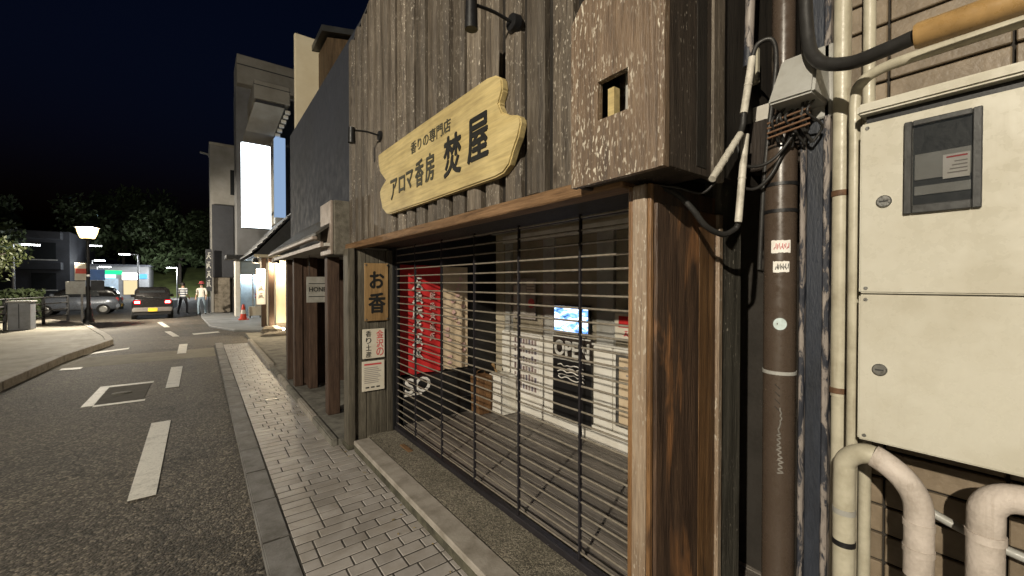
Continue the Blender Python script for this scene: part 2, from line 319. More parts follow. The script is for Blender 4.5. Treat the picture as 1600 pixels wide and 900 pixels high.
M['amber'] = emit('amber_light', (1.0, 0.35, 0.03), 3.0)
M['ledhead'] = emit('led_lamp_face', (0.93, 0.97, 1.0), 25.0)
M['warmlens'] = emit('warm_lens', (1.0, 0.84, 0.60), 14.0)
M['greenlit'] = emit('green_sign', (0.02, 0.75, 0.25), 1.6)
M['cyanlit'] = emit('cyan_sign', (0.45, 0.95, 1.0), 2.4)
M['whitelit'] = emit('white_sign', (1.0, 0.97, 0.86), 5.0)
M['bluelit'] = emit('blue_sign_lit', (0.12, 0.45, 1.0), 1.6)
M['greensig'] = emit('green_signal', (0.02, 1.0, 0.35), 5.0)
M['windowlit'] = emit('lit_window', (1.0, 0.78, 0.45), 0.9)
M['shoplit'] = emit('shop_ceiling_light', (0.80, 0.93, 1.0), 45.0)

def make_stripes():
    m, nt, n, l, b = nodes_of('striped_shirt')
    tc = n.new('ShaderNodeTexCoord'); w = n.new('ShaderNodeTexWave'); w.bands_direction = 'Z'; w.inputs['Scale'].default_value = 2.6
    l.new(tc.outputs['Object'], w.inputs['Vector'])
    l.new(ramp(nt, w.outputs['Fac'], [(0.45, (0.62, 0.62, 0.62)), (0.55, (0.04, 0.05, 0.09))]), b.inputs['Base Color']); return m
M['stripes'] = make_stripes()
M['moss'] = plain('mossy_concrete', (0.11, 0.105, 0.075), 0.9, dirt=0.6, scale=9, bmp=0.4, stain=(5.0, 0.8))
M['navy'] = plain('worn_navy_paint', (0.026, 0.031, 0.043), 0.5, dirt=0.3, scale=14, bmp=0.2, stretch=(1, 1, .3))

# ------------------------------------------------------------ mesh helpers
class MB:
    def __init__(s): s.v = []; s.f = []; s.m = []; s.sm = []
    def add(s, vs, fs, mi=0, smooth=False):
        o = len(s.v); s.v += [tuple(x) for x in vs]
        for f in fs: s.f.append(tuple(o + i for i in f)); s.m.append(mi); s.sm.append(smooth)
        return s
    def box(s, x0, x1, y0, y1, z0, z1, mi=0):
        v = [(x0,y0,z0),(x1,y0,z0),(x1,y1,z0),(x0,y1,z0),(x0,y0,z1),(x1,y0,z1),(x1,y1,z1),(x0,y1,z1)]
        return s.add(v, [(0,3,2,1),(4,5,6,7),(0,1,5,4),(1,2,6,5),(2,3,7,6),(3,0,4,7)], mi)
    def hexa(s, v, mi=0):
        return s.add(v, [(0,3,2,1),(4,5,6,7),(0,1,5,4),(1,2,6,5),(2,3,7,6),(3,0,4,7)], mi)
    def prism(s, poly, d, mi=0):
        """poly: list of 3D points, d: extrusion vector"""
        n = len(poly); d = Vector(d); a = [Vector(p) for p in poly]; b = [p + d for p in a]
        fs = [tuple(range(n))[::-1], tuple(range(n, 2*n))] + [(i, (i+1) % n, n+(i+1) % n, n+i) for i in range(n)]
        return s.add(a + b, fs, mi)
    def rings(s, rs, mi=0, smooth=True, cap=True):
        n = len(rs[0]); vs = [p for r in rs for p in r]; fs = []
        for k in range(len(rs)-1):
            for i in range(n): fs.append((k*n+i, k*n+(i+1) % n, (k+1)*n+(i+1) % n, (k+1)*n+i))
        s.add(vs, fs, mi, smooth)
        if cap:
            s.add(rs[0], [tuple(range(n))[::-1]], mi); s.add(rs[-1], [tuple(range(n))], mi)
        return s
    def tube(s, pts, r, n=12, mi=0, cap=True):
        pts = [Vector(p) for p in pts]; rr = r if isinstance(r, (list, tuple)) else [r]*len(pts)
        rs = []; up = None
        for i, p in enumerate(pts):
            t = (pts[min(i+1, len(pts)-1)] - pts[max(i-1, 0)]).normalized()
            if up is None:
                up = Vector((0,0,1)) if abs(t.z) < 0.9 else Vector((1,0,0))
                up = (up - t*up.dot(t)).normalized()
            else: up = (up - t*up.dot(t)).normalized()
            w = t.cross(up)
            rs.append([p + rr[i]*(math.cos(a)*up + math.sin(a)*w) for a in [2*math.pi*k/n for k in range(n)]])
        return s.rings(rs, mi, True, cap)
    def lathe(s, c, prof, n=16, mi=0, smooth=True, cap=True):
        c = Vector(c)
        return s.rings([[c + Vector((r*math.cos(2*math.pi*k/n), r*math.sin(2*math.pi*k/n), z)) for k in range(n)] for r, z in prof], mi, smooth, cap)
    def mesh(s, name, mats, bevel=0.0, seg=1, recalc=True):
        me = bpy.data.meshes.new(name); me.from_pydata(s.v, [], s.f)
        mats = mats if isinstance(mats, (list, tuple)) else [mats]
        for m in mats: me.materials.append(m)
        me.polygons.foreach_set('material_index', s.m); me.polygons.foreach_set('use_smooth', s.sm)
        if bevel or recalc:
            bm = bmesh.new(); bm.from_mesh(me)
            if bevel:
                bmesh.ops.remove_doubles(bm, verts=bm.verts, dist=1e-6)
                es = [e for e in bm.edges if len(e.link_faces) == 2 and e.calc_face_angle(0) > 0.6]
                bmesh.ops.bevel(bm, geom=es, offset=bevel, segments=seg, affect='EDGES', clamp_overlap=True)
            if recalc: bmesh.ops.recalc_face_normals(bm, faces=bm.faces)
            bm.to_mesh(me); bm.free()
        me.update(); return me
    def build(s, name, mats, parent=None, bevel=0.0, seg=1, recalc=True):
        return link(name, s.mesh(name, mats, bevel, seg, recalc), parent)

def link(name, me, parent=None, loc=None):
    o = bpy.data.objects.new(name, me); COL.objects.link(o)
    if loc is not None: o.location = loc
    if parent is not None: attach(o, parent)
    return o
def world_loc(o):
    l = Vector(o.location)
    if o.parent is not None: l = o.matrix_parent_inverse @ l; l = l + world_loc(o.parent)
    return l
def attach(o, parent):
    o.parent = parent; o.matrix_parent_inverse = Matrix.Translation(-world_loc(parent)); return o
def thing(name, label, cat, loc=(0, 0, 0), group=None):
    o = bpy.data.objects.new(name, None); COL.objects.link(o); o.location = loc; o.empty_display_size = 0.1
    return tag(o, label, cat, group)
def tag(o, label, cat, group=None):
    o['label'] = label; o['category'] = cat
    if group: o['group'] = group
    return o
def structure(o): o['kind'] = 'structure'; return o
def stuff(o): o['kind'] = 'stuff'; return o
def bx(name, mat, dims, parent=None, bevel=0.0, seg=1): return MB().box(*dims).build(name, mat, parent, bevel, seg)

def spline(pts, n=6):
    """Catmull-Rom through pts"""
    p = [Vector(q) for q in pts]; out = []
    for i in range(len(p)-1):
        a = p[max(i-1, 0)]; b = p[i]; c = p[i+1]; d = p[min(i+2, len(p)-1)]
        for k in range(n):
            t = k/n
            out.append(0.5*((2*b) + (c-a)*t + (2*a-5*b+4*c-d)*t*t + (3*b-3*c+d-a)*t**3))
    out.append(p[-1]); return out

FACE_STREET = Matrix(((0, 0, -1), (-1, 0, 0), (0, 1, 0)))   # text x -> -Y, y -> Z, faces -X
FACE_BACK = Matrix(((1, 0, 0), (0, 0, -1), (0, 1, 0)))      # text x -> X, y -> Z, faces -Y
def text(name, body, w, h, center, rot, mat, parent, extrude=0.002, offset=0.0, shear=0.0, bold=0.0):
    c = bpy.data.curves.new('lettering', 'FONT'); c.body = body; c.size = 1.0; c.extrude = 0.02; c.offset = offset; c.shear = shear
    c.resolution_u = 3
    o = bpy.data.objects.new('lettering', c); COL.objects.link(o)
    dg = bpy.context.evaluated_depsgraph_get(); dg.update()
    me = bpy.data.meshes.new_from_object(o.evaluated_get(dg))
    bpy.data.objects.remove(o); bpy.data.curves.remove(c)
    xs = [v.co.x for v in me.vertices]; ys = [v.co.y for v in me.vertices]
    cx, cy = (min(xs)+max(xs))/2, (min(ys)+max(ys))/2
    sx = w/max(1e-6, max(xs)-min(xs)); sy = h/max(1e-6, max(ys)-min(ys))
    for v in me.vertices:
        v.co = rot @ Vector(((v.co.x-cx)*sx, (v.co.y-cy)*sy, v.co.z*extrude/0.02)) + Vector(center)
    if bold:
        base = [(tuple(v.co)) for v in me.vertices]; fs = [tuple(p.vertices) for p in me.polygons]; m = MB()
        for k, (dx, dy) in enumerate(((0, 0), (1, 0), (-1, 0), (0, 1), (0, -1), (.7, .7), (-.7, -.7))):
            sh = rot @ Vector((dx*bold, dy*bold, k*0.00017)); m.add([Vector(q) + sh for q in base], fs)
        me = m.mesh('lettering', mat, recalc=False)
    me.materials.clear(); me.materials.append(mat); me.update()
    return link(name, me, parent)

# ============================================================ SETTING
bpy_ground = structure(bx('ground', M['ground'], (-400, 400, -60, 600, -0.30, -0.075)))
structure(bx('road', M['asphalt'], (-2.62, 0.30, -3, 60, -0.20, -0.05)))
o = MB().add([(-2.6,14.0,-0.046),(-7.0,17.5,-0.046),(-9.0,60,-0.046),(0.3,60,-0.046),(8,60,-0.046),(14,14.2,-0.046),(0.3,13.6,-0.046),(-2.6,13.6,-0.046)], [(0,1,2,3,4,5,6,7)])
structure(o.build('side_road', M['asphalt']))

# road markings (each a painted piece)
def mark(poly, label, cat='road marking', group=None, z=-0.0455):
    o = MB().prism([(x, y, z) for x, y in poly], (0, 0, 0.0045)).build('road_marking', M['paint'])
    return tag(o, label, cat, group)
dashes = [(4.32, 6.55, 'nearest and longest white dash on the asphalt road'), (8.61, 10.66, 'second white dash from the camera, beside the square manhole mark'),
          (12.6, 14.5, 'third white dash from the camera, on the road before the crossing')]
for y0, y1, lb in dashes: mark([(-0.47, y0), (-0.30, y0), (-0.31, y1), (-0.49, y1)], lb, group='centre line dashes')
mark([(-0.72, 16.7), (-0.56, 16.7), (-0.86, 18.6), (-1.02, 18.6)], 'fourth white dash from the camera, slanting left past the crossing', group='centre line dashes')
mark([(-1.12, 20.4), (-0.96, 20.4), (-1.36, 23.2), (-1.52, 23.2)], 'farthest white dash, just behind the dark car', group='centre line dashes')
mark([(-0.2, 16.9), (0.5, 17.2), (0.45, 17.55), (-0.25, 17.3)], 'worn white patch of paint right of the far dashes')
mark([(-2.3, 13.6), (-1.5, 14.3), (-1.5, 14.55), (-2.35, 13.9)], 'worn pale line crossing the road before the junction')
mark([(-2.2, 11.6), (-1.9, 11.5), (-1.9, 11.75), (-2.2, 11.8)], 'small worn white fleck near the left kerb')
# square valve cover with painted border
t = thing('manhole_cover', 'square manhole cover outlined in worn white paint on the road', 'manhole', (-0.95, 8.6, -0.05))
bx('lid', plain('iron_lid', (0.10, 0.092, 0.08), 0.9, spec=0.15, dirt=0.3, scale=8, bmp=0.4), (-1.19, -0.68, 8.02, 9.22, -0.06, -0.0445), t, 0.003)
for a in ((-1.32, -1.20, 7.98, 9.36), ): bx('border', M['paint'], (*a, -0.049, -0.0445), t)
bx('border', M['paint'], (-1.197, -0.66, 7.90, 7.99, -0.049, -0.0444), t)
bx('border', M['paint'], (-1.197, -0.66, 9.24, 9.36, -0.049, -0.0444), t)
MB().lathe((-0.98, 8.62, -0.044), [(0.12, 0), (0.12, 0.004), (0.0, 0.004)], 14).build('plate', M['concrete'], t)
# strip across the road with lamplight put into its paler tan colour
structure(bx('lit_road_patch', plain('lamplit_tan_asphalt', (0.19, 0.17, 0.12), 0.85, dirt=0.3, scale=2, bmp=0.2), (-2.45, 0.26, 11.75, 13.25, -0.06, -0.0478)))

# ---- near sidewalk with kerb stones and pavers
sw = structure(bx('sidewalk', M['sidewalk_base'], (0.30, 1.19, -2.0, 13.35, -0.20, -0.0035)))
ks = MB().box(-0.08, 0.08, -0.293, 0.293, -0.14, 0.004).mesh('kerb_stone', M['kerb'], 0.008, 2)
y = -0.6
i = 0
while y < 13.2:
    k = link('kerb_stone', ks, sw, (0.372 + 0.0, y + 0.3, rnd.uniform(-0.003, 0.003))); k.rotation_euler = (0, rnd.uniform(-0.008, 0.008), rnd.uniform(-0.006, 0.006)); y += 0.6
shapes = {}
for ln in (0.15, 0.25, 0.10, 0.20):
    shapes[ln] = [MB().box(-ln/2+0.0048, ln/2-0.0048, -0.0448, 0.0448, -0.05, 0).mesh('paver', M['paver'], 0.003, 1) for _ in range(1)]
rest = MB(); npv = 0; y = -0.45
while y < 13.3:
    x = 0.456 + rnd.choice((0, 0.0)); first = True
    while x < 1.17:
        ln = rnd.choice((0.15, 0.25, 0.25, 0.15)) if not first else rnd.choice((0.10, 0.15, 0.25, 0.20))
        first = False
        if x + ln > 1.178: ln = min((0.10, 0.15, 0.20, 0.25), key=lambda q: abs(q-(1.178-x)))
        dz = rnd.uniform(-0.0015, 0.0015)
        if y > 1.5 and npv < 300:
            p = link('paver', shapes[ln][0], sw, (x+ln/2, y+0.05, dz)); p.rotation_euler = (rnd.uniform(-.004, .004), rnd.uniform(-.004, .004), rnd.uniform(-.006, .006)); npv += 1
        else: rest.box(x+0.0048, x+ln-0.0048, y+0.0052, y+0.0948, -0.05, dz)
        x += ln
    y += 0.1
stuff(rest.build('far_pavers', M['paver'], sw))
# moss and dirt along the step
t = tag(MB().box(0.70, 0.86, 6.62, 6.72, -0.01, 0.0035).build('drain_slot', M['black'], None, 0.002), 'small dark iron drain slot set in the brick sidewalk', 'drain')

# ---- left pavement across the road
lp = structure(MB().add([(-2.52,-4,0.08),(-2.52,10,0.08),(-2.36,12.8,0.08),(-1.95,15.6,0.08),(-2.2,17,0.08),(-3.4,22,0.08),(-5.2,26,0.08),(-14,27,0.08),(-14,-4,0.08)], [(0,1,2,3,4,5,6,7,8)]).build('pavement', M['far_pave']))
kp = [(-2.52,-4),(-2.52,4),(-2.52,10),(-2.36,12.8),(-1.95,15.6),(-2.2,17),(-3.4,22),(-5.2,26)]
kk = []
for (a, b) in zip(kp[:-1], kp[1:]):
    a = Vector((*a, 0)); b = Vector((*b, 0)); n = max(1, round((b-a).length/0.9)); d = (b-a)/n; w = d.normalized().cross(Vector((0, 0, 1)))*0.15
    for q in range(n):
        p0 = a + d*(q+0.008); p1 = a + d*(q+0.992)
        m = MB().prism([p0+w*0.1+Vector((0,0,-0.2)), p1+w*0.1+Vector((0,0,-0.2)), p1-w+Vector((0,0,-0.2)), p0-w+Vector((0,0,-0.2))], (0, 0, 0.30))
        if a.y > 3: m.build('kerb_stone', M['step'], lp, 0.01)

# ---- far right corner pavement
fp = structure(MB().prism([(0.25,19.4,-0.1),(0.9,17.2,-0.1),(1.9,16.4,-0.1),(12,16.0,-0.1),(12,60,-0.1),(-0.2,60,-0.1),(0.0,25,-0.1)], (0, 0, 0.12)).build('corner_pavement', plain('bluish_pavement', (0.24, 0.25, 0.26), 0.7, dirt=0.3, scale=1.5), None, 0.02))
# forecourt behind low edge
fc = structure(bx('forecourt', M['concrete'], (1.12, 6.0, 9.1, 15.6, -0.2, 0.04)))
structure(bx('lot_edge', M['step'], (1.02, 1.12, 9.1, 13.5, -0.2, 0.09), None, 0.01))

# ============================================================ SHOP
shop = thing('wooden_shop', 'weathered wooden shop with vertical battens above a grille-closed entrance', 'building', (1.6, 2.5, 0))
def ztop(y): return 4.08 + (4.42 - y)*0.214
MB().prism([(1.285,0.70,2.03),(1.285,4.42,2.03),(1.285,4.42,ztop(4.42)-.02),(1.285,0.70,ztop(.7)-.02)], (0.06, 0, 0)).build('backing_wall', M['backing'], shop)
y = 4.42 - 0.075; i = 0
while y > 0.78:
    w = 0.063 + rnd.uniform(-0.010, 0.006); th = rnd.uniform(0.045, 0.065); zt = ztop(y); x1 = 1.287
    zb = 2.055 + rnd.uniform(0, 0.008)
    c = w*0.45
    sec = [(x1, -w), (x1-th*0.55, -w), (x1-th, -w+c*0.7), (x1-th*1.03, 0), (x1-th, w-c*0.7), (x1-th*0.55, w), (x1, w)]
    lean = rnd.uniform(-0.004, 0.004)
    m = MB(); ra = [(a, y+b, zb) for a, b in sec]; rb = [(a, y+b+lean, ztop(y+b)) for a, b in sec]
    m.rings([ra, rb], 0, False)
    m.build('batten', M['batten'], shop)
    y -= 0.18 + rnd.uniform(-0.006, 0.006)
bx('end_board', M['batten'], (1.38, 1.46, 0.695, 0.72, 2.0, 4.9), shop, 0.004)
bx('side_wall', M['backing'], (1.35, 6.0, 0.72, 0.76, 2.03, 4.8), shop)
bx('lintel', M['lintel'], (1.195, 1.30, 0.93, 4.44, 1.992, 2.05), shop, 0.006)
bx('soffit', M['darkwood'], (1.30, 1.78, 0.9, 4.40, 2.02, 2.07), shop)
MB().prism([(1.245,4.44,ztop(4.44)-.005),(1.245,.6,ztop(.6)-.005),(1.245,.6,ztop(.6)+.02),(1.245,4.44,ztop(4.44)+.02)], (5, 0, 0)).build('roof', M['rooftile'], shop)
# left wing
for (a, b, c) in ((1.145, 1.212, 4.165), (1.215, 1.33, 4.196), (1.333, 1.462, 4.2), (1.465, 1.535, 4.198), (1.538, 1.60, 4.18)):
    bx('wing_board', M['wing'], (a, b, c, 4.33, 0.02, 1.99), shop, 0.005)
bx('wing_foot', M['moss'], (1.13, 1.62, 4.15, 4.345, 0, 0.05), shop, 0.01)
# right pillar
pl = bx('pillar', M['pillar'], (1.262, 1.70, 0.845, 0.935, 0.02, 2.0), shop, 0.004)
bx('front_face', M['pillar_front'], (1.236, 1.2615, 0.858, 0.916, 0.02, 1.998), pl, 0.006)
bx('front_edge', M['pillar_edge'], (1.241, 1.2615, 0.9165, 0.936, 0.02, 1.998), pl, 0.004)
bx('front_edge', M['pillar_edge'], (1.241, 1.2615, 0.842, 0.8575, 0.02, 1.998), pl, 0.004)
bx('plank', M['pillar'], (1.2625, 1.545, 0.830, 0.844, 0.02, 1.93), pl, 0.003)
bx('plank', M['pillar_mix'], (1.5455, 1.676, 0.8305, 0.844, 0.02, 1.93), pl, 0.003)
bx('edge_strip', M['pillar_front'], (1.677, 1.712, 0.818, 0.844, 0.02, 1.93), pl, 0.005)
bx('grey_board', M['greyboard'], (1.715, 1.90, 0.83, 0.90, 0.02, 2.6), shop, 0.004)
MB().lathe((1.66, 0.83, 1.03), [(0.0, 0)] , 3) if False else None
# entrance step
st = thing('entrance_step', 'low concrete entrance step with pale stone edging below the grille', 'step', (1.4, 2.3, 0))
bx('riser', M['moss'], (1.185, 1.33, 0.3, 4.13, -0.15, 0.058), st, 0.008)
bx('edging', M['step'], (1.18, 1.335, 1.66, 4.12, 0.0585, 0.102), st, 0.007)
bx('edging', M['step'], (1.18, 1.335, 0.3, 1.655, 0.0585, 0.102), st, 0.007)
bx('apron', M['aggregate'], (1.336, 1.72, 0.3, 4.2, -0.15, 0.094), st)
tag(bx('shutter_lock_plate', M['lintel'], (1.50, 1.545, 3.55, 3.75, 0.094, 0.104), None, 0.002), 'small tan wooden strip lying on the step by the grille', 'wood strip')

# ---- interior
fl = bx('floor', M['joint'], (1.73, 3.02, 0.5, 4.30, -0.1, 0.098), shop)
pm = None; x = 1.735; q = 0
while x < 2.95:
    w = 0.098
    bx('plank', M['plank'], (x, x+w-0.006, 0.5, 4.29, 0.0985, 0.12 + rnd.uniform(-.002, .002)), fl, 0.003); x += w
bw = bx('back_wall', M['beige'], (3.02, 3.10, 0.5, 4.32, 0.1, 2.4), shop)
bx('left_wall', M['black'], (1.62, 3.1, 4.335, 4.40, 0.05, 2.4), shop)
bx('right_wall', M['beige'], (1.72, 3.1, 0.45, 0.50, 0.05, 2.4), shop)
bx('ceiling', M['ceil'], (1.74, 3.1, 0.45, 4.4, 2.26, 2.34), shop)
bx('header_beam', M['darkwood'], (1.70, 1.80, 0.5, 4.33, 2.08, 2.27), shop, 0.005)
bx('wall_rail', M['greypost'], (2.965, 3.018, 0.5, 4.1, 2.13, 2.22), shop, 0.004)
for (a, b) in ((3.94, 4.06), (3.19, 3.36), (2.40, 2.60), (1.6, 1.75)):
    bx('wall_post', M['greypost'], (2.975, 3.018, a, b, 1.06, 2.128), shop, 0.004)
for (a, b) in ((3.37, 3.93), (2.61, 3.18), (1.76, 2.39)):
    p = bx('wall_panel', M['beige'], (2.998, 3.0185, a, b, 1.10, 2.125), shop, 0.003)
for (a, b) in ((3.36, 4.13), (2.64, 3.355), (2.41, 2.635), (1.5, 2.405)):
    bx('lower_panel', M['white'], (2.975, 3.0195, a+.004, b-.004, 0.30, 1.058), shop, 0.003)
bx('skirting', M['white'], (2.955, 3.0195, 0.6, 4.13, 0.12, 0.296), shop, 0.004)
# glass pane of the display window on back wall
g = thing('display_window', 'glass shop window with dim brown panels behind the grille', 'window', (2.97, 2.9, 1.1))
bx('pane', M['shopglass'], (2.958, 2.963, 1.6, 4.06, 1.08, 2.12), g)
bx('frame', M['greypost'], (2.952, 2.970, 1.6, 4.06, 1.062, 1.079), g)

# ---- rolling grille
gr = thing('roller_grille', 'rolled-down metal grille of thin horizontal bars closing the shop entrance', 'shutter', (1.64, 2.6, 0.1))
bm_ = MB().tube([(0, -1.645, 0), (0, 1.63, 0)], 0.006, 8).mesh('bar', M['bar'])
z = 0.175
while z < 2.02:
    b = link('bar', bm_, gr, (1.64 + rnd.uniform(-.002, .002), 2.56, z + rnd.uniform(-.002, .002))); b.rotation_euler = (rnd.uniform(-.0015, .0015), 0, 0); z += 0.0703
for y in (1.01, 1.546, 2.086, 2.626, 3.154, 3.696, 4.155):
    s = MB().box(1.631, 1.649, y-0.005, y+0.005, 0.13, 2.02)
    zz = 0.175
    while zz < 2.0:
        s.tube([(1.64, y-0.011, zz), (1.64, y+0.011, zz)], 0.0085, 8); zz += 0.0703
    s.build('strap', M['strap'], gr)
bx('bottom_rail', M['strap'], (1.615, 1.665, 0.95, 4.19, 0.096, 0.14), gr, 0.005)
bx('guide_rail', M['black'], (1.60, 1.68, 4.175, 4.197, 0.1, 2.02), gr, 0.003)
bx('guide_rail', M['black'], (1.60, 1.68, 0.936, 0.96, 0.1, 2.02), gr, 0.003)

# ---- main sign board
sb = thing('sign_board', 'pale yellow wooden shop sign with notched ends and black brushed lettering', 'sign', (1.2, 2.5, 2.2))
out = [(3.44,2.725),(3.36,2.73),(2.6,2.728),(1.80,2.720),(1.72,2.705),(1.665,2.67),(1.655,2.61),(1.69,2.55),(1.66,2.50),(1.60,2.465),(1.545,2.448),(1.515,2.43),(1.508,2.40),(1.53,2.34),(1.565,2.29),(1.60,2.225),(1.65,2.195),(1.72,2.187),(2.5,2.19),(3.2,2.198),(3.27,2.215),(3.345,2.26),(3.36,2.30),(3.395,2.36),(3.405,2.41),(3.36,2.445),(3.27,2.48),(3.34,2.53),(3.39,2.565),(3.43,2.64)]
MB().prism([(1.195, y, z) for y, z in out], (0.045, 0, 0)).build('board', M['signwood'], sb, 0.008, 2)
xs = 1.1945
text('lettering', '香りの専門店', 0.58, 0.082, (xs, 2.47, 2.60), FACE_STREET, M['carve'], sb, 0.0015, 0.0, 0.0, 0.0012)
for ch, yc, zc, w, h in (('ア', 3.085, 2.375, .13, .15), ('ロ', 2.925, 2.385, .11, .11), ('マ', 2.785, 2.39, .115, .12), ('香', 2.62, 2.40, .125, .175), ('房', 2.46, 2.405, .125, .175), ('焚', 2.16, 2.41, .20, .235), ('屋', 1.88, 2.43, .20, .235)):
    text('letter', ch, w, h, (xs, yc, zc), FACE_STREET, M['ink'] if ch in '焚屋' else M['carve'], sb, 0.003, 0.0, 0.0, 0.006 if ch in '焚屋' else 0.0038)
for yy, zz in ((3.2, 2.22), (1.7, 2.22), (3.2, 2.7), (1.8, 2.69)):
    bx('bracket', M['black'], (1.24, 1.28, yy-.02, yy+.02, zz-.02, zz+.02), sb)

# ---- two small black spot lamps on the facade
def wall_spot(y, z, label, headz):
    t = thing('wall_spotlight', label, 'lamp', (1.25, y, z), 'black wall spotlights on the battens')
    MB().tube([(1.25, y, z), (1.215, y, z)], [0.045, 0.04], 16).build('rosette', M['black'], t)
    MB().tube(spline([(1.22, y, z), (1.12, y+.005, z+.012), (1.02, y, z+.0)], 5), 0.008, 8).build('arm', M['black'], t)
    MB().tube([(0.995, y+.008, z+.02), (0.995, y+.008, headz)], [0.026, 0.030], 14).build('lamp_head', M['black'], t)
wall_spot(1.61, 2.925, 'black arm spotlight on the battens above the right end of the sign', 2.81)
wall_spot(3.48, 2.905, 'black arm spotlight on the battens above the left end of the sign', 2.80)

# ---- wooden box over the entrance
b = thing('wooden_box', 'worn wooden box with a square hole mounted on the battens', 'box', (1.2, 0.9, 2.0))
# front board with hole built of an outline ring
Y0, Y1, Z0, Z1 = 0.70, 1.085, 2.0, 2.66
h = (0.832, 0.958, 2.212, 2.345)
fr = MB()
o_ = [(Y0,Z0),(Y1,Z0),(Y1,2.60),(1.03,Z1),(Y0,Z1)]
i_ = [(h[0],h[2]),(h[1],h[2]),(h[1],h[3]),(0.90,h[3]+.001),(h[0],h[3])]
for x in (1.10, 1.125): fr.add([(x, *p) for p in o_+i_], [(k, (k+1) % 5, 5+(k+1) % 5, 5+k) for k in range(5)])
fr.add([(1.10, *p) for p in o_]+[(1.125, *p) for p in o_], [(k, (k+1) % 5, 5+(k+1) % 5, 5+k) for k in range(5)])
fr.add([(1.10, *p) for p in i_]+[(1.125, *p) for p in i_], [(k, (k+1) % 5, 5+(k+1) % 5, 5+k) for k in range(5)])
fr.build('front_board', M['boxwood'], b)
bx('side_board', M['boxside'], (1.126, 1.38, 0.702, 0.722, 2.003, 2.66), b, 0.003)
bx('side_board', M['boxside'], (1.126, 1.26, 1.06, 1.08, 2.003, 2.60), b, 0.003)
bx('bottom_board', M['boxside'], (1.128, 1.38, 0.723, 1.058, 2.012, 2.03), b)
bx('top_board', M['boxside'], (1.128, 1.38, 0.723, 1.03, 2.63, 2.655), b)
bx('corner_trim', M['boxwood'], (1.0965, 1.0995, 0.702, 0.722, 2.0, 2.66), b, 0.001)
bx('inner_block', M['signwood'], (1.135, 1.165, 0.915, 0.942, 2.05, 2.325), b)
bx('inner_meter', M['greyplastic'], (1.16, 1.24, 0.74, 0.895, 2.05, 2.5), b, 0.01)

# ---- plaques on the wing
pq = thing('wood_plaque', 'tan wooden plaque with two black brushed characters on the grey post', 'plaque', (1.43, 4.18, 1.27))
bx('board', M['plaquewood'], (1.306, 1.548, 4.165, 4.179, 1.262, 1.85), pq, 0.004)
text('letter', 'お', 0.14, 0.165, (1.43, 4.164, 1.68), FACE_BACK, M['ink'], pq, 0.0012, 0.0, 0.0, 0.006)
text('letter', '香', 0.165, 0.20, (1.43, 4.164, 1.445), FACE_BACK, M['ink'], pq, 0.0012, 0.0, 0.0, 0.006)
for (a, c) in ((1.32, 1.83), (1.535, 1.83), (1.32, 1.28), (1.535, 1.28)): MB().tube([(a, 4.166, c), (a, 4.160, c)], 0.008, 10).build('screw', M['steel'], pq)
pq = thing('white_plaque', 'white plaque with red and black vertical handwriting under the wooden plaque', 'plaque', (1.4, 4.18, 0.88))
bx('board', M['paper'], (1.285, 1.510, 4.17, 4.1785, 0.882, 1.182), pq, 0.003)
for ch, zc in (('金', 1.125), ('沢', 1.03), ('の', 0.945)): text('letter', ch, 0.075, 0.085, (1.46, 4.1695, zc), FACE_BACK, M['redink'], pq, 0.001, 0.01)
for ch, zc in (('香', 1.135), ('り', 1.065), ('土', 0.995), ('産', 0.925)): text('letter', ch, 0.055, 0.062, (1.345, 4.1695, zc), FACE_BACK, M['ink'], pq, 0.001, 0.01)
pq = thing('notice_plaque', 'cream notice with small printed lines, lowest on the grey post', 'notice', (1.4, 4.18, 0.55))
bx('board', M['paper'], (1.278, 1.507, 4.17, 4.1785, 0.553, 0.856), pq, 0.003)
bx('heading', M['redink'], (1.30, 1.475, 4.1685, 4.1695, 0.815, 0.832), pq)
for k in range(9): bx('text_line', M['greyink'], (1.30, 1.475 - rnd.uniform(0, .04), 4.1685, 4.1695, 0.785-k*0.019, 0.793-k*0.019), pq)
for xx in (1.33, 1.385, 1.44): bx('stamp', M['ink'], (xx-.018, xx+.018, 4.1685, 4.1695, 0.583, 0.597), pq)

def glyph(name, w, h, c, rot, mat, parent, seed, th=0.09):
    """illegible brushed character: a few strokes in a cell"""
    r_ = random.Random(seed); m = MB(); c = Vector(c)
    def bar(a, b):
        a = Vector((a[0]*w, a[1]*h)); b = Vector((b[0]*w, b[1]*h)); d = (b-a).normalized(); n_ = Vector((-d.y, d.x))*th*min(w, h)
        m.prism([c + rot @ Vector((*q, 0)) for q in (a-n_*.6, b-n_, b+n_, a+n_*.6)], rot @ Vector((0, 0, .0012)))
    for k in range(r_.choice((2, 3))): z_ = .42-k*.36+r_.uniform(-.06, .06); bar((-.42+r_.uniform(0, .2), z_), (.42-r_.uniform(0, .2), z_+r_.uniform(0, .08)))
    bar((r_.uniform(-.1, .1), .5), (r_.uniform(-.1, .1), -.2)); bar((0, .05), (-.45, -.48)); bar((0, .05), (.45, -.46))
    if r_.random() < .6: bar((-.35, .3), (-.35, -.3))
    return m.build(name, mat, parent)
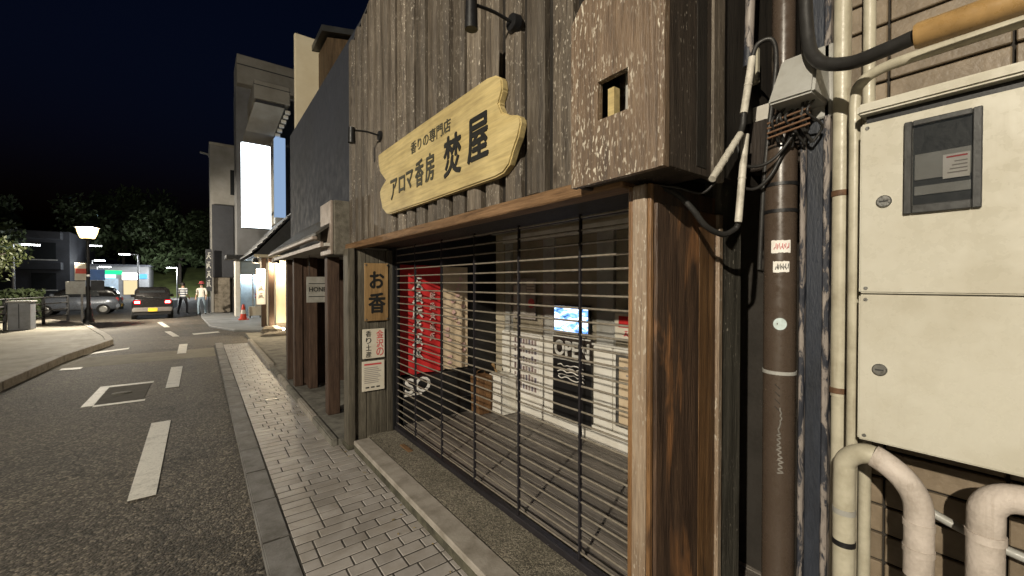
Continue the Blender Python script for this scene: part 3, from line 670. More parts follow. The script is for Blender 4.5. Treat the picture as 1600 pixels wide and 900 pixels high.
# ---- banners on the left inner wall
def banner(name, x0, x1, z0, z1, mat, label, wav):
    t = thing(name, label, 'banner', ((x0+x1)/2, 4.25, z0))
    n = 14; a = []; c = []
    for k in range(n+1):
        x = x0+(x1-x0)*k/n; yy = 4.26 + wav*math.sin(k*1.1)
        a.append((x, yy, z0 + 0.006*math.sin(k*0.9))); c.append((x, yy*0.3+4.26*0.7, z1))
    m = MB(); m.add(a+c, [(k, k+1, n+2+k, n+1+k) for k in range(n)], 0, True)
    m.add([(x, y+.003, z) for x, y, z in a+c], [(k, n+1+k, n+2+k, k+1) for k in range(n)], 0, True)
    m.build('cloth', mat, t, recalc=False)
    MB().tube([(x0-.03, 4.275, z1+.005), (x1+.03, 4.275, z1+.005)], 0.009, 8).build('rod', M['darkwood'], t)
    return t
t = banner('red_banner', 1.70, 2.195, 0.64, 1.845, M['redcloth'], 'red hanging banner with white vertical writing behind the grille', 0.012)
for k in range(6): glyph('letter', 0.13, 0.135, (1.91, 4.244, 1.64-k*0.155), FACE_BACK, M['whiteprint'], t, 40+k)
for k in range(5): glyph('letter', 0.075, 0.085, (2.09, 4.244, 1.50-k*0.115), FACE_BACK, M['clothprint'], t, 60+k)
MB().lathe((0, 0, 0), [(0.0, 0), (0.07, 0), (0.07, .002), (0, .002)], 20).build('dot', M['whiteprint'], t)
d = t.children[-1]; d.rotation_euler = (R(90), 0, 0); d.location = (2.09, 4.243, 0.70)
t = banner('cream_banner', 2.225, 2.56, 0.64, 1.835, M['creamcloth'], 'cream hanging banner with faint pink pattern beside the red one', 0.008)
for k in range(16):
    xx = rnd.uniform(2.27, 2.52); zz = 0.72 + k*0.065
    MB().prism([(xx+.03*math.cos(a)*rnd.uniform(.5, 1.2), 4.245, zz+.028*math.sin(a)*rnd.uniform(.5, 1.2)) for a in [q*math.pi/4 for q in range(8)]], (0, .002, 0)).build('motif', M['clothprint'], t)
t = thing('black_counter', 'low black counter below the banners with white circular lettering', 'counter', (2.1, 4.2, 0.12))
bx('body', M['black'], (1.72, 2.62, 4.19, 4.325, 0.121, 0.625), t, 0.006)
text('lettering', 'SO', 0.30, 0.17, (1.885, 4.188, 0.53), FACE_BACK, M['whiteprint'], t, 0.002, 0.02)
bx('bar', M['whiteprint'], (1.73, 1.93, 4.184, 4.188, 0.425, 0.445), t)
bx('panel_line', M['darkgrey'], (2.08, 2.60, 4.184, 4.189, 0.30, 0.31), t)

# ---- things along the back wall
tv = thing('television', 'small lit screen showing blue and white picture on the back wall', 'television', (2.95, 2.9, 1.15))
bx('case', M['black'], (2.925, 2.955, 2.645, 3.135, 1.148, 1.43), tv, 0.004)
bx('screen', M['screen'], (2.921, 2.9245, 2.66, 3.12, 1.163, 1.415), tv)
op = thing('open_sign', 'dark neon-style OPEN sign with pale outlined letters below the screen', 'sign', (2.95, 2.9, 0.86))
bx('back_panel', M['darkwood'], (2.94, 2.972, 2.635, 3.165, 0.865, 1.11), op, 0.004)
text('lettering', 'OPEN', 0.47, 0.15, (2.938, 2.895, 0.985), FACE_STREET, M['greypost'], op, 0.004, 0.0, 0.0, 0.006)
bx('border', M['greypost'], (2.934, 2.9395, 2.64, 3.16, 0.868, 0.882), op)
bx('border', M['greypost'], (2.934, 2.9395, 2.64, 3.16, 1.095, 1.107), op)
bb = thing('black_board', 'black notice board with white scribbled lines under the OPEN sign', 'board', (2.95, 2.9, 0.25))
bx('board', M['black'], (2.945, 2.972, 2.635, 3.17, 0.25, 0.86), bb, 0.004)
for k in range(5):
    yy = 3.12 - rnd.uniform(0, .05); pts = []
    for q in range(9): pts.append((2.942, yy - q*0.045, 0.81 - k*0.032 + rnd.uniform(-.012, .012)))
    MB().tube(spline(pts, 3), 0.006, 5).build('scribble', M['whiteprint'], bb)
mn = thing('menu_poster', 'white poster with rows of tiny pictures on the lower back wall', 'poster', (2.97, 3.7, 0.35))
bx('sheet', M['whiteprint'], (2.968, 2.9735, 3.42, 3.90, 0.35, 1.05), mn)
for r_ in range(6):
    for c_ in range(8):
        bx('picture', plain('poster_print%d' % ((r_+c_) % 3), [(0.24, 0.17, 0.17), (0.30, 0.24, 0.22), (0.18, 0.16, 0.20)][(r_+c_) % 3], 0.6, bmp=0), (2.966, 2.9675, 3.86-c_*0.052-.036, 3.86-c_*0.052, 0.95-r_*0.105, 0.95-r_*0.105+rnd.uniform(.05, .08)), mn)
ps = thing('window_poster', 'grey poster with red round mark in the dim window, left of the screen', 'poster', (2.955, 3.65, 1.25))
bx('sheet', M['greyink'], (2.945, 2.949, 3.45, 3.86, 1.24, 1.70), ps)
bx('photo', M['ceil'], (2.942, 2.9445, 3.62, 3.83, 1.30, 1.62), ps)
MB().tube([(2.9445, 3.52, 1.42), (2.941, 3.52, 1.42)], 0.055, 18).build('mark', M['redink'], ps)
for k in range(4): bx('text_line', M['paper'], (2.942, 2.9445, 3.47, 3.60, 1.55+k*.035, 1.565+k*.035), ps)
ps = thing('framed_poster', 'framed poster with red patch high on the right of the back wall', 'poster', (2.9, 2.25, 1.15))
bx('frame', M['greyplastic'], (2.93, 2.95, 2.02, 2.36, 1.14, 1.40), ps, 0.004)
bx('picture', M['paper'], (2.926, 2.9295, 2.04, 2.34, 1.165, 1.38), ps)
bx('patch', M['redcloth'], (2.923, 2.9255, 2.05, 2.30, 1.26, 1.36), ps)
glyph('letter', 0.05, 0.05, (2.9225, 2.22, 1.21), FACE_STREET, M['redink'], ps, 81)
sh = thing('beige_panel', 'beige notice panel in a grey frame at the right end of the back wall', 'panel', (2.93, 2.1, 0.3))
bx('panel', M['creamcloth'], (2.952, 2.972, 1.80, 2.32, 0.40, 0.99), sh, 0.003)
for a in ((1.77, 1.799, 0.37, 1.02), (2.321, 2.35, 0.37, 1.02), (1.7995, 2.3205, 0.37, 0.399), (1.7995, 2.3205, 0.991, 1.02)): bx('frame', M['steel'], (2.945, 2.972, a[0], a[1], a[2], a[3]), sh, 0.003)
for k in range(5): bx('text_line', M['greyink'], (2.950, 2.9515, 2.0, 2.26-k*.02, 0.90-k*.07, 0.915-k*.07), sh)
wb = thing('white_carton', 'white box standing on the floor in the back left corner', 'box', (2.85, 3.95, 0.12))
bx('body', M['white'], (2.74, 2.948, 3.80, 4.04, 0.121, 0.55), wb, 0.006)
bx('lid', M['white'], (2.73, 2.953, 3.79, 4.05, 0.5505, 0.575), wb, 0.005)
MB().tube(spline([(2.78, 3.95, 0.576), (2.76, 3.98, 0.65), (2.745, 4.0, 0.70)], 4), [0.012]*5+[.018, .022, .02, .012], 8).build('scoop', M['plaquewood'], wb)
kb = thing('brown_bag', 'brown paper-like box standing beside the white box', 'box', (2.65, 4.05, 0.12))
MB().hexa([(2.53,3.97,.121),(2.71,3.97,.121),(2.71,4.13,.121),(2.53,4.13,.121),(2.515,3.96,.56),(2.715,3.96,.57),(2.71,4.14,.57),(2.52,4.14,.56)]).build('body', M['brownpaper'], kb, 0.008)
MB().tube(spline([(2.56, 4.05, .56), (2.57, 4.05, .62), (2.66, 4.05, .62), (2.67, 4.05, .56)], 4), 0.005, 6).build('handle', M['brownpaper'], kb)

# ============================================================ RIGHT NEIGHBOUR: pipes, meter cabinet, tile wall
tw = thing('tile_wall', 'brown tiled house wall with dark recessed joints behind the meter cabinet', 'wall', (1.8, 0, 0))
bx('backing', M['joint'], (1.812, 2.2, -8.0, 0.44, -0.1, 4.0), tw)
tm = MB().box(-0.006, 0.012, -0.1265, 0.1265, -0.0425, 0.0425).mesh('tile', M['tile'], 0.003, 1)
for c_ in range(7):
    for r_ in range(36):
        y = 0.329 - 0.13 - (c_)*0.2605; z = 0.115 + r_*0.0935
        if y < -1.6: continue
        link('tile', tm, tw, (1.80 + rnd.uniform(-.001, .001), y, z))
tmh = MB().box(-0.006, 0.012, -0.05, 0.05, -0.0425, 0.0425).mesh('half_tile', M['tile'], 0.003, 1)
for r_ in range(36): link('tile', tmh, tw, (1.80, 0.383, 0.115 + r_*0.0935))
bx('recess_wall', M['joint'], (2.35, 2.5, 0.445, 1.2, -0.1, 4.0), tw)

mc = thing('meter_cabinet', 'cream metal meter cabinet with a small window and two round locks', 'meter cabinet', (1.65, 0, 1.2))
bx('cabinet_body', M['cream'], (1.515, 1.78, -0.45, 0.332, 1.205, 2.10), mc, 0.006, 2)
bx('hood', M['cream'], (1.488, 1.785, -0.46, 0.340, 2.125, 2.155), mc, 0.006, 2)
bx('hood_gap', M['black'], (1.52, 1.77, -0.445, 0.325, 2.1005, 2.1245), mc)
bx('upper_door', M['cream'], (1.499, 1.5145, -0.448, 0.334, 1.621, 2.099), mc, 0.004, 2)
bx('lower_door', M['cream'], (1.499, 1.5145, -0.448, 0.334, 1.203, 1.617), mc, 0.004, 2)
wf = MB()
y0, y1, z0, z1 = 0.103, 0.241, 1.832, 2.074
wf.box(1.487, 1.4985, y0, y0+.016, z0, z1).box(1.487, 1.4985, y1-.016, y1, z0, z1).box(1.487, 1.4985, y0+.0165, y1-.0165, z0, z0+.022).box(1.487, 1.4985, y0+.0165, y1-.0165, z1-.014, z1)
win = wf.build('window', M['darkgrey'], mc, 0.002)
bx('recess', M['darkgrey'], (1.4975, 1.4988, y0+.0165, y1-.0165, z0+.0225, z1-.0145), win)
bx('meter_unit', M['greyplastic'], (1.4935, 1.4973, y0+.018, y1-.020, 1.918, 1.985), win, 0.001)
bx('meter_label', M['whiteprint'], (1.4928, 1.4934, y0+.020, y0+.066, 1.912, 1.972), win)
bx('meter_strip', M['redink'], (1.4923, 1.4927, y0+.024, y0+.06, 1.963, 1.967), win)
for k in range(4): bx('print_line', M['greyink'], (1.4923, 1.4927, y0+.024, y0+.058-k*.004, 1.924+k*.009, 1.927+k*.009), win)
bx('meter_base', M['greyplastic'], (1.4935, 1.4973, y0+.018, y1-.020, 1.878, 1.902), win, 0.001)
bx('pane', M['meterglass'], (1.4895, 1.4905, y0+.0165, y1-.0165, z0+.0225, z1-.0145), win)
for (yy, zz) in ((0.281, 1.874), (0.286, 1.409)):
    lk = MB().tube([(1.4985, yy, zz), (1.4945, yy, zz), (1.493, yy, zz)], [0.0165, 0.0165, 0.014], 20).build('lock', M['steel'], mc)
    bx('lock_slot', M['darkgrey'], (1.4915, 1.4928, yy-.009, yy+.009, zz-.002, zz+.002), lk)

for (yy, zz) in ((0.318, 2.085), (0.318, 1.635), (0.318, 1.603), (0.318, 1.217), (0.02, 1.635), (0.02, 1.603)):
    MB().tube([(1.4985, yy, zz), (1.4962, yy, zz)], 0.0048, 10).build('screw', M['steel'], mc)
dp = thing('drain_pipe', 'brown plastic downpipe with stickers and white scribble beside the pillar', 'pipe', (1.67, 0.60, 0))
MB().tube([(1.67, 0.595, -0.05), (1.67, 0.595, 2.14)], 0.051, 28).build('pipe', M['brownpipe'], dp)
MB().tube([(1.70, 0.60, 2.14), (1.70, 0.60, 4.0)], 0.037, 24).build('upper_pipe', M['brownpipe'], dp)
for zz, mt in ((1.33, 'greyplastic'), (1.905, 'black'), (2.00, 'black')):
    MB().tube([(1.67, 0.595, zz-.006), (1.67, 0.595, zz+.006)], 0.0535, 28).build('band', M[mt], dp)
def on_pipe(a, z, r=0.0516): return (1.67 + r*math.cos(a), 0.595 + r*math.sin(a), z)
A0 = math.atan2(-0.595, -1.67)   # direction towards the street side in front of the pipe
def wrap(name, a0, a1, z0, z1, mat, r=0.0516, parent=None, jag=0.0):
    n = 12; vs = []
    for k in range(n+1):
        a = a0+(a1-a0)*k/n; vs.append(on_pipe(a, z0+rnd.uniform(-jag, jag), r)); vs.append(on_pipe(a, z1+rnd.uniform(-jag, jag), r))
    m = MB(); m.add(vs, [(2*k, 2*k+2, 2*k+3, 2*k+1) for k in range(n)], 0, True)
    return m.build(name, mat, parent)
def sticker(label, a0, a1, z0, z1, mat, stroke):
    t = wrap('sticker', a0, a1, z0, z1, mat, 0.0517, None, 0.0015)
    tag(t, label, 'sticker')
    m = MB()
    for k in range(5):
        a = a0 + (a1-a0)*(0.15+0.16*k); z_ = (z0+z1)/2
        m.tube([on_pipe(a, z_-.010, .0518), on_pipe(a+.05, z_+rnd.uniform(-.004, .01), .0518), on_pipe(a+.12, z_-.006, .0518), on_pipe(a+.14, z_+.011, .0518)], 0.0014, 5)
    m.build('print', stroke, t)
sticker('torn white sticker with red print, upper one on the downpipe', A0-.55, A0+.62, 1.756, 1.80, M['whiteprint'], M['redink'])
sticker('white sticker with black print just below the red one', A0-.42, A0+.55, 1.687, 1.726, M['whiteprint'], M['ink'])
m = MB(); ctr = on_pipe(A0+.02, 1.505, .0518)
vs = [on_pipe(A0+.02+0.021*math.cos(q)/.0518, 1.505+.0215*math.sin(q), .0518) for q in [2*math.pi*k/24 for k in range(24)]]
m.add([ctr]+vs, [(0, 1+k, 1+(k+1) % 24) for k in range(24)], 0, True)
tag(m.build('round_sticker', plain('pale_blue_sticker', (0.50, 0.60, 0.60), 0.5, dirt=0.2, scale=40, bmp=0)), 'round pale blue sticker on the brown downpipe', 'sticker')
m = MB()
for k in range(4): m.tube([on_pipe(A0-.25, 1.29-k*.026, .0512), on_pipe(A0+.05, 1.275-k*.026, .0512)], 0.0012, 5)
m.build('marks', M['ink'], dp)
m = MB(); pts = [on_pipe(A0+.05+(.10+.004*k)*math.sin(k*(0.25 if k < 18 else 1.9))*(.6+.4*math.cos(k*1.7)), 1.21-k*.0052, .0514) for k in range(46)]
m.tube(spline(pts, 2), 0.0032, 5); m.build('scribble', plain('chalk_scribble', (0.20, 0.185, 0.165), 0.8, dirt=0.4, bmp=0), dp)

pp = thing('painted_post', 'dark blue steel post with peeling pale edges, right of the downpipe', 'post', (1.69, 0.49, 0))
bx('web', M['navy'], (1.668, 1.73, 0.466, 0.516, -0.05, 4.0), pp, 0.004)
bx('flange', M['peel'], (1.655, 1.73, 0.448, 0.4655, -0.05, 4.0), pp, 0.004)
bx('flange', M['peel'], (1.655, 1.73, 0.5165, 0.532, -0.05, 4.0), pp, 0.004)
cp = thing('cream_pipe', 'straight cream plastic pipe between the blue post and the meter cabinet', 'pipe', (1.66, 0.417, 0))
MB().tube([(1.66, 0.417, -0.05), (1.66, 0.417, 1.28)], 0.021, 18).build('pipe', M['creampipe'], cp)
MB().tube([(1.66, 0.417, 1.28), (1.66, 0.417, 4.0)], 0.0235, 18).build('upper_pipe', M['creampipe'], cp)
for zz in (1.30, 1.94): MB().tube([(1.66, 0.417, zz-.009), (1.66, 0.417, zz+.009)], 0.026, 18).build('clamp', M['rust'], cp)
MB().tube(spline([(1.765, 0.372, 4.0), (1.765, 0.372, 3.0), (1.765, 0.372, 1.0), (1.765, .372, -.05)], 3), 0.017, 14).build('back_pipe', M['creampipe'], cp)
bp = tag(MB().tube(spline([(1.57, 0.362, 0.0), (1.57, 0.362, 1.0), (1.57, 0.362, 2.0), (1.57, 0.362, 2.20), (1.565, 0.345, 2.245), (1.555, 0.30, 2.262), (1.54, 0.20, 2.262), (1.53, -0.2, 2.262)], 6), 0.0145, 12).build('bent_pipe', M['creampipe']), 'thin cream pipe bending over the top of the meter cabinet', 'pipe')
tag(MB().tube([(1.42, 0.212, 2.262), (1.42, 0.205, 2.262), (1.42, 0.0, 2.262), (1.42, -0.5, 2.262)], [0.028, 0.031, 0.031, 0.031], 24).build('tan_pipe', M['brass']), 'shiny tan covered pipe running level above the meter cabinet', 'pipe')
tag(MB().tube(spline([(1.55, 0.49, 2.75), (1.53, 0.475, 2.45), (1.50, 0.44, 2.33), (1.47, 0.36, 2.275), (1.44, 0.28, 2.263), (1.42, 0.213, 2.262)], 6), 0.0185, 14).build('black_hose', M['rubber']), 'thick black hose curving into the end of the tan pipe', 'hose')

# grey weather hood and cables
hd = thing('cable_hood', 'grey plastic weather hood over cables in front of the downpipe', 'hood', (1.58, 0.54, 2.2))
MB().rings([[(1.555-.052*k, 0.452-.004*k, 2.395-.155*k) if q == 0 else (1.68, 0.452-.004*k, 2.395-.155*k) if q == 1 else (1.68, 0.555+.025*k, 2.395-.155*k) if q == 2 else (1.555-.052*k, 0.555+.025*k, 2.395-.155*k) for q in range(4)] for k in (0, .12, .8, 1)], 0, False).build('cover', M['greyplastic'], hd, 0.008, 2)
bx('back_plate', M['greyplastic'], (1.655, 1.69, 0.44, 0.50, 2.2, 2.44), hd, 0.005)
m = MB()
for k in range(9):
    yy = 0.47 + k*0.014; pts = [(1.60+rnd.uniform(-.03, .03), yy, 2.24), (1.575+rnd.uniform(-.03, .02), yy+rnd.uniform(-.015, .015), 2.20), (1.61+rnd.uniform(-.03, .02), yy+rnd.uniform(-.02, .02), 2.165), (1.63, yy+rnd.uniform(-.02, .02), 2.12)]
    m.tube(spline(pts, 4), 0.0045, 6)
m.build('wire_bundle', M['rubber'], hd)
m = MB()
for k in range(4): m.tube([(1.565, 0.475, 2.215-k*.017), (1.56, 0.53, 2.207-k*.017), (1.565, 0.60, 2.200-k*.017)], 0.004, 6)
m.build('rusty_rungs', M['rust'], hd)
def cable(name, label, pts, r, mat, cat='cable', n=6):
    return tag(MB().tube(spline(pts, n), r, 10).build(name, mat), label, cat)
cable('black_cable', 'thin black cable sagging in a loop below the grey hood', [(1.60, 0.52, 2.17), (1.585, 0.58, 2.085), (1.58, 0.64, 2.065), (1.60, 0.70, 2.10), (1.62, 0.73, 2.22)], 0.0055, M['rubber'])
cable('black_cable', 'black cable drooping beside the downpipe from hood to wall', [(1.62, 0.55, 2.15), (1.60, 0.60, 2.03), (1.60, 0.66, 1.99), (1.63, 0.72, 2.05), (1.68, 0.74, 2.3), (1.70, .74, 2.9)], 0.006, M['rubber'])
cable('thick_cable', 'thick dark cable coming out of the lower end of the white conduit', [(1.555, 0.69, 1.865), (1.55, 0.70, 1.845), (1.50, 0.72, 1.825), (1.42, 0.74, 1.85), (1.37, 0.76, 1.905), (1.34, 0.80, 1.96), (1.33, .86, 2.0)], 0.0105, M['greyplastic'] if False else M['rubber'])
cable('thin_cable', 'thin black cable looping under the wooden box', [(1.43, 0.70, 2.02), (1.40, 0.74, 1.965), (1.34, 0.80, 1.985), (1.30, .86, 2.0)], 0.005, M['rubber'])
def sleeve(label, a, b2, r, rings=0):
    t = thing('cable_sleeve', label, 'conduit', b2)
    MB().tube([a, b2], r, 14).build('tube', M['whiteplastic'], t)
    a = Vector(a); b2 = Vector(b2)
    for k in range(rings):
        p = a.lerp(b2, (k+1)/(rings+1)); d = (b2-a).normalized()*0.003
        MB().tube([p-d, p+d], r*1.12, 14).build('ridge', M['whiteplastic'], t)
sleeve('upper white cable sleeve hanging beside the wooden box', (1.575, 0.655, 2.455), (1.535, 0.665, 2.25), 0.0125, 1)
sleeve('slanted ribbed white cable sleeve poking left below the box', (1.52, 0.67, 2.175), (1.315, 0.665, 1.985), 0.0115, 4)
sleeve('lower upright white cable sleeve ending above the thick cable', (1.585, 0.68, 2.19), (1.555, 0.69, 1.87), 0.0125, 1)
cable('black_cable', 'black cable joining the two left white sleeves', [(1.535, 0.665, 2.25), (1.535, 0.668, 2.21), (1.52, 0.67, 2.175)], 0.010, M['rubber'])
cable('black_cable', 'dark cable arching over the top white sleeve', [(1.575, 0.655, 2.455), (1.585, 0.64, 2.50), (1.60, 0.60, 2.50), (1.62, 0.595, 2.42), (1.63, .62, 2.2), (1.64, .64, 2.0), (1.66, .66, 1.7)], 0.008, M['rubber'])
tag(bx('flaking_strip', M['peel'], (1.50, 1.535, 0.74, 0.75, 2.16, 4.0), None, 0.002), 'upright dark metal strip with flaking white paint by the wooden box', 'strip')
tag(MB().tube([(1.60, 0.68, 2.44), (1.63, 0.66, 3.6)], 0.016, 10).build('flaking_pipe', M['peel']), 'dark upright pipe with flaking white paint above the cable sleeve', 'pipe')
tag(bx('cable_box', M['creampipe'], (1.70, 1.73, 0.69, 0.73, 2.42, 2.56), None, 0.006), 'small cream junction block high beside the downpipe', 'junction box')

# lower pipes by the cabinet
def ubend(name, label, pts, r, mats, split=None):
    t = thing(name, label, 'pipe', pts[-1]); p = spline(pts, 8); k = split or len(p)
    MB().tube(p[:k+1], r[0], 20).build('pipe', mats[0], t)
    if split: MB().tube(p[k:], r[1], 20).build('insulated_pipe', mats[1], t)
    return t, p
t, p = ubend('cream_trap_pipe', 'cream pipe with U-bend turning into pale insulated pipe under the cabinet', [(1.54, 0.372, -0.05), (1.54, 0.372, 0.8), (1.54, 0.372, 1.06), (1.538, 0.366, 1.12), (1.535, 0.33, 1.152), (1.535, 0.295, 1.15), (1.535, 0.245, 1.115), (1.535, 0.215, 1.065), (1.535, 0.21, 1.0), (1.535, .21, 0.86)], (0.0275, 0.031), (M['creampipe'], M['pinkpipe']), 38)
for zz, r_, xx, yy, mt in ((0.965, .029, 1.54, .372, 'greyplastic'), (0.87, .029, 1.54, .372, 'black'), (1.0, .033, 1.535, .21, 'pinkpipe'), (0.93, .033, 1.535, .21, 'pinkpipe')):
    MB().tube([(xx, yy, zz-.008), (xx, yy, zz+.008)], r_, 20).build('band', M[mt], t)
MB().tube([(1.535, 0.21, -0.05), (1.535, 0.21, 0.86)], 0.027, 16).build('lower_pipe', M['steel'], t)
t, p = ubend('pale_trap_pipe', 'pale insulated pipe elbow at the lower right edge beside the tiles', [(1.58, -0.12, 1.125), (1.58, -0.02, 1.125), (1.58, 0.055, 1.12), (1.575, 0.09, 1.09), (1.575, 0.095, 1.03), (1.575, .095, .8), (1.575, .095, -.05)], (0.034, 0.034), (M['pinkpipe'], M['pinkpipe']))
MB().tube([(1.575, 0.095, 1.0), (1.575, .095, 1.02)], 0.037, 20).build('band', M['pinkpipe'], t)
for (yy, lb) in ((0.255, 'left short cream pipe stub under the meter cabinet'), (0.06, 'right short cream pipe stub under the meter cabinet')):
    tag(MB().tube([(1.67, yy, 1.206), (1.67, yy, 1.17), (1.67, yy, 1.165)], [0.03, 0.03, 0.024], 18).build('pipe_stub', M['creampipe']), lb, 'pipe')
cable('grey_conduit', 'grey flexible conduit sagging behind the insulated pipe', [(1.70, 0.33, 1.10), (1.69, 0.28, 1.05), (1.69, 0.20, 0.98), (1.70, 0.0, 0.93), (1.70, -.3, .92)], 0.012, M['greyplastic'], 'conduit')

m = MB()
for q in range(26):
    x = 1.165 - abs(rnd.gauss(0, .10)); y = rnd.uniform(1.6, 6.5); a = rnd.uniform(0, 6.28); s_ = rnd.uniform(.008, .018); z = .004
    c_, n_ = math.cos(a)*s_, math.sin(a)*s_
    m.add([(x-c_, y-n_, z), (x-n_*.5, y+c_*.5, z+.004), (x+c_, y+n_, z+.003), (x+n_*.5, y-c_*.5, z+.005)], [(0, 1, 2, 3)])
lv = stuff(m.build('fallen_leaves', plain('dry_leaf', (0.34, 0.25, 0.09), 0.7, dirt=0.4, scale=20, bmp=0), recalc=False))
lv['label'] = 'scattered small dry leaves and bits along the step edge'; lv['category'] = 'leaves'
# ============================================================ LEFT NEIGHBOUR (brown posts, awning)
na = thing('awning_shop', 'dark neighbouring shop with brown posts and low awning left of the grey post', 'building', (1.5, 6.5, 0))
bx('upper_wall', M['darkwall'], (1.40, 5.0, 4.46, 8.98, 2.5, 4.50), na)
MB().hexa([(0.93,4.52,2.13),(1.42,4.52,2.52),(1.42,8.0,2.52),(0.93,8.0,2.13),(0.93,4.52,2.16),(1.42,4.52,2.57),(1.42,8.0,2.57),(0.93,8.0,2.16)]).build('awning_roof', M['roofdark'], na)
bx('gutter', M['gutter'], (0.90, 0.955, 4.55, 7.95, 2.09, 2.128), na, 0.008)
bx('fascia', M['gutter'], (0.98, 1.01, 4.55, 7.95, 2.02, 2.075), na, 0.004)
bx('awning_soffit', M['ceil'], (1.012, 1.9, 4.50, 8.0, 2.03, 2.06), na)
bk = bx('eave_block', M['roughcast'], (1.09, 1.325, 4.46, 4.90, 1.94, 2.505), na, 0.012)
bx('block_edge', M['gutter'], (1.06, 1.088, 4.47, 4.92, 1.945, 2.50), bk, 0.006)
bx('back_wall', M['darkwood'], (1.95, 2.0, 4.41, 9.0, 0.05, 2.5), na)
for k in range(11): bx('wall_board', M['neighpost'], (1.925, 1.949, 4.45+k*.41, 4.45+k*.41+.39, 0.1, 2.02), na, 0.004)
bx('floor_slab', M['concrete'], (1.10, 2.0, 4.36, 9.0, -0.15, 0.06), na)
for k in range(5): bx('edge_stone', M['step'] if k % 2 else M['concrete'], (1.035, 1.099, 4.36+k*.93, 4.36+k*.93+.915, -0.15, 0.075), na, 0.012, 2)
for (x0, x1, y0, y1) in ((1.20, 1.34, 5.22, 5.36), (1.13, 1.25, 6.98, 7.12), (1.28, 1.40, 6.70, 6.84), (1.12, 1.24, 7.55, 7.7)):
    p = bx('post', M['neighpost'], (x0, x1, y0, y1, 0.06, 2.03), na, 0.008)
    bx('post_foot', M['black'], (x0+.01, x1+.05, y0+.02, y1+.06, 0.06, 0.10), p, 0.01)
bx('side_panel', M['neighpost'], (1.25, 1.92, 7.0, 7.06, 0.06, 2.03), na, 0.005)
for k in range(8): bx('lattice_slat', M['tarp'], (1.45, 1.50, 4.72, 5.12, 0.55+k*0.16, 0.67+k*0.16), na, 0.004)
bx('lattice_panel', M['tarp'], (1.51, 1.53, 4.68, 5.15, 0.4, 1.95), na)
hs = thing('white_hanging_sign', 'small white sign with black lettering hung between the brown posts', 'sign', (1.29, 6.2, 1.38))
bx('board', plain('dull_sign_grey', (0.30, 0.29, 0.26), 0.7, dirt=0.3, scale=9), (1.155, 1.43, 6.19, 6.205, 1.376, 1.735), hs, 0.004)
text('lettering', 'HONE', 0.22, 0.065, (1.295, 6.188, 1.56), FACE_BACK, M['ink'], hs, 0.001, 0.02)
bx('rule', M['ink'], (1.18, 1.41, 6.187, 6.1885, 1.635, 1.645), hs)
bx('rule', M['ink'], (1.18, 1.41, 6.187, 6.1885, 1.455, 1.465), hs)
for xx in (1.19, 1.39): MB().tube([(xx, 6.197, 1.735), (xx, 6.197, 2.03)], 0.004, 6).build('cord', M['rubber'], hs)
rb = thing('roof_sign_board', 'plain cream board standing above the dark wall roof', 'sign', (2.0, 10, 4.5))
bx('board', M['plaster'], (1.66, 2.30, 10.0, 10.12, 4.6, 7.10), rb, 0.02)
bx('stand', M['darkgrey'], (1.8, 2.1, 10.13, 10.25, 3.2, 6.5), rb)
bx('rear_block', M['bldg'], (1.45, 6.0, 9.02, 13.0, -0.1, 4.3), na) if False else None
rv = thing('roof_shed', 'brown gable end peeking over the dark wall beside the battens', 'roof', (2.6, 9.2, 4.5))
MB().prism([(2.14, 9.2, 4.4), (3.6, 9.2, 4.4), (3.6, 9.2, 7.1), (2.14, 9.2, 6.78)], (0, 2, 0)).build('gable_wall', wood('shed_wood', (0.05, 0.035, 0.02), (0.12, 0.08, 0.045), (0.18, 0.12, 0.07), 'Z', 3), rv)
MB().prism([(2.0, 9.05, 6.80), (3.7, 9.05, 7.14), (3.7, 9.05, 7.26), (2.0, 9.05, 6.92)], (0, 2.3, 0)).build('roof_slab', M['darkgrey'], rv)

# ============================================================ LIT HOUSE WITH TILED EAVE
lh = thing('tiled_house', 'house with tiled eave and cream plaster wall lit by downlights', 'building', (2.5, 16, 0))
bx('wall', M['plaster'], (2.0, 6.0, 15.7, 20.0, 0.04, 2.6), lh)
bx('stone_base', M['stone'], (1.96, 2.6, 15.6, 15.699, 0.04, 0.30), lh, 0.03)
for (x0, y0) in ((1.75, 15.4), (1.75, 17.4)): bx('post', M['neighpost'], (x0, x0+.16, y0, y0+.16, 0.04, 2.55), lh, 0.01)
# stepped tile courses
n = 9
for k in range(n):
    x0 = 1.32 + k*0.14; z0 = 2.60 + k*0.165
    MB().hexa([(x0-.05,15.05,z0-.01),(x0+.17,15.05,z0+.18),(x0+.17,20.0,z0+.18),(x0-.05,20.0,z0-.01),(x0-.05,15.05,z0+.05),(x0+.17,15.05,z0+.235),(x0+.17,20.0,z0+.235),(x0-.05,20.0,z0+.05)]).build('tile_course', M['rooftile'], lh, 0.01)
MB().prism([(1.36,15.12,2.55),(2.62,15.12,2.55),(2.62,15.12,4.05)], (0, 4.8, 0)).build('gable', M['darkgrey'], lh)
bx('eave_board', M['plaster'], (1.33, 2.0, 15.1, 15.118, 2.46, 2.55), lh)
def downlight(x, y, z, label, e):
    t = thing('eave_downlight', label, 'lamp', (x, y, z), 'eave downlights')
    MB().lathe((x, y, z), [(0.09, 0.16), (0.13, 0.0)], 16, cap=False).build('shade', M['black'], t)
    MB().lathe((x, y, z+.015), [(0.0, 0), (0.12, 0)], 16, cap=False).build('lens', M['warmlens'], t)
    ld = bpy.data.lights.new('downlight_bulb', 'POINT'); ld.energy = e; ld.color = (1.0, 0.80, 0.52); ld.shadow_soft_size = 0.05
    lo = bpy.data.objects.new('bulb', ld); COL.objects.link(lo); lo.location = (x, y, z-.06); attach(lo, t)
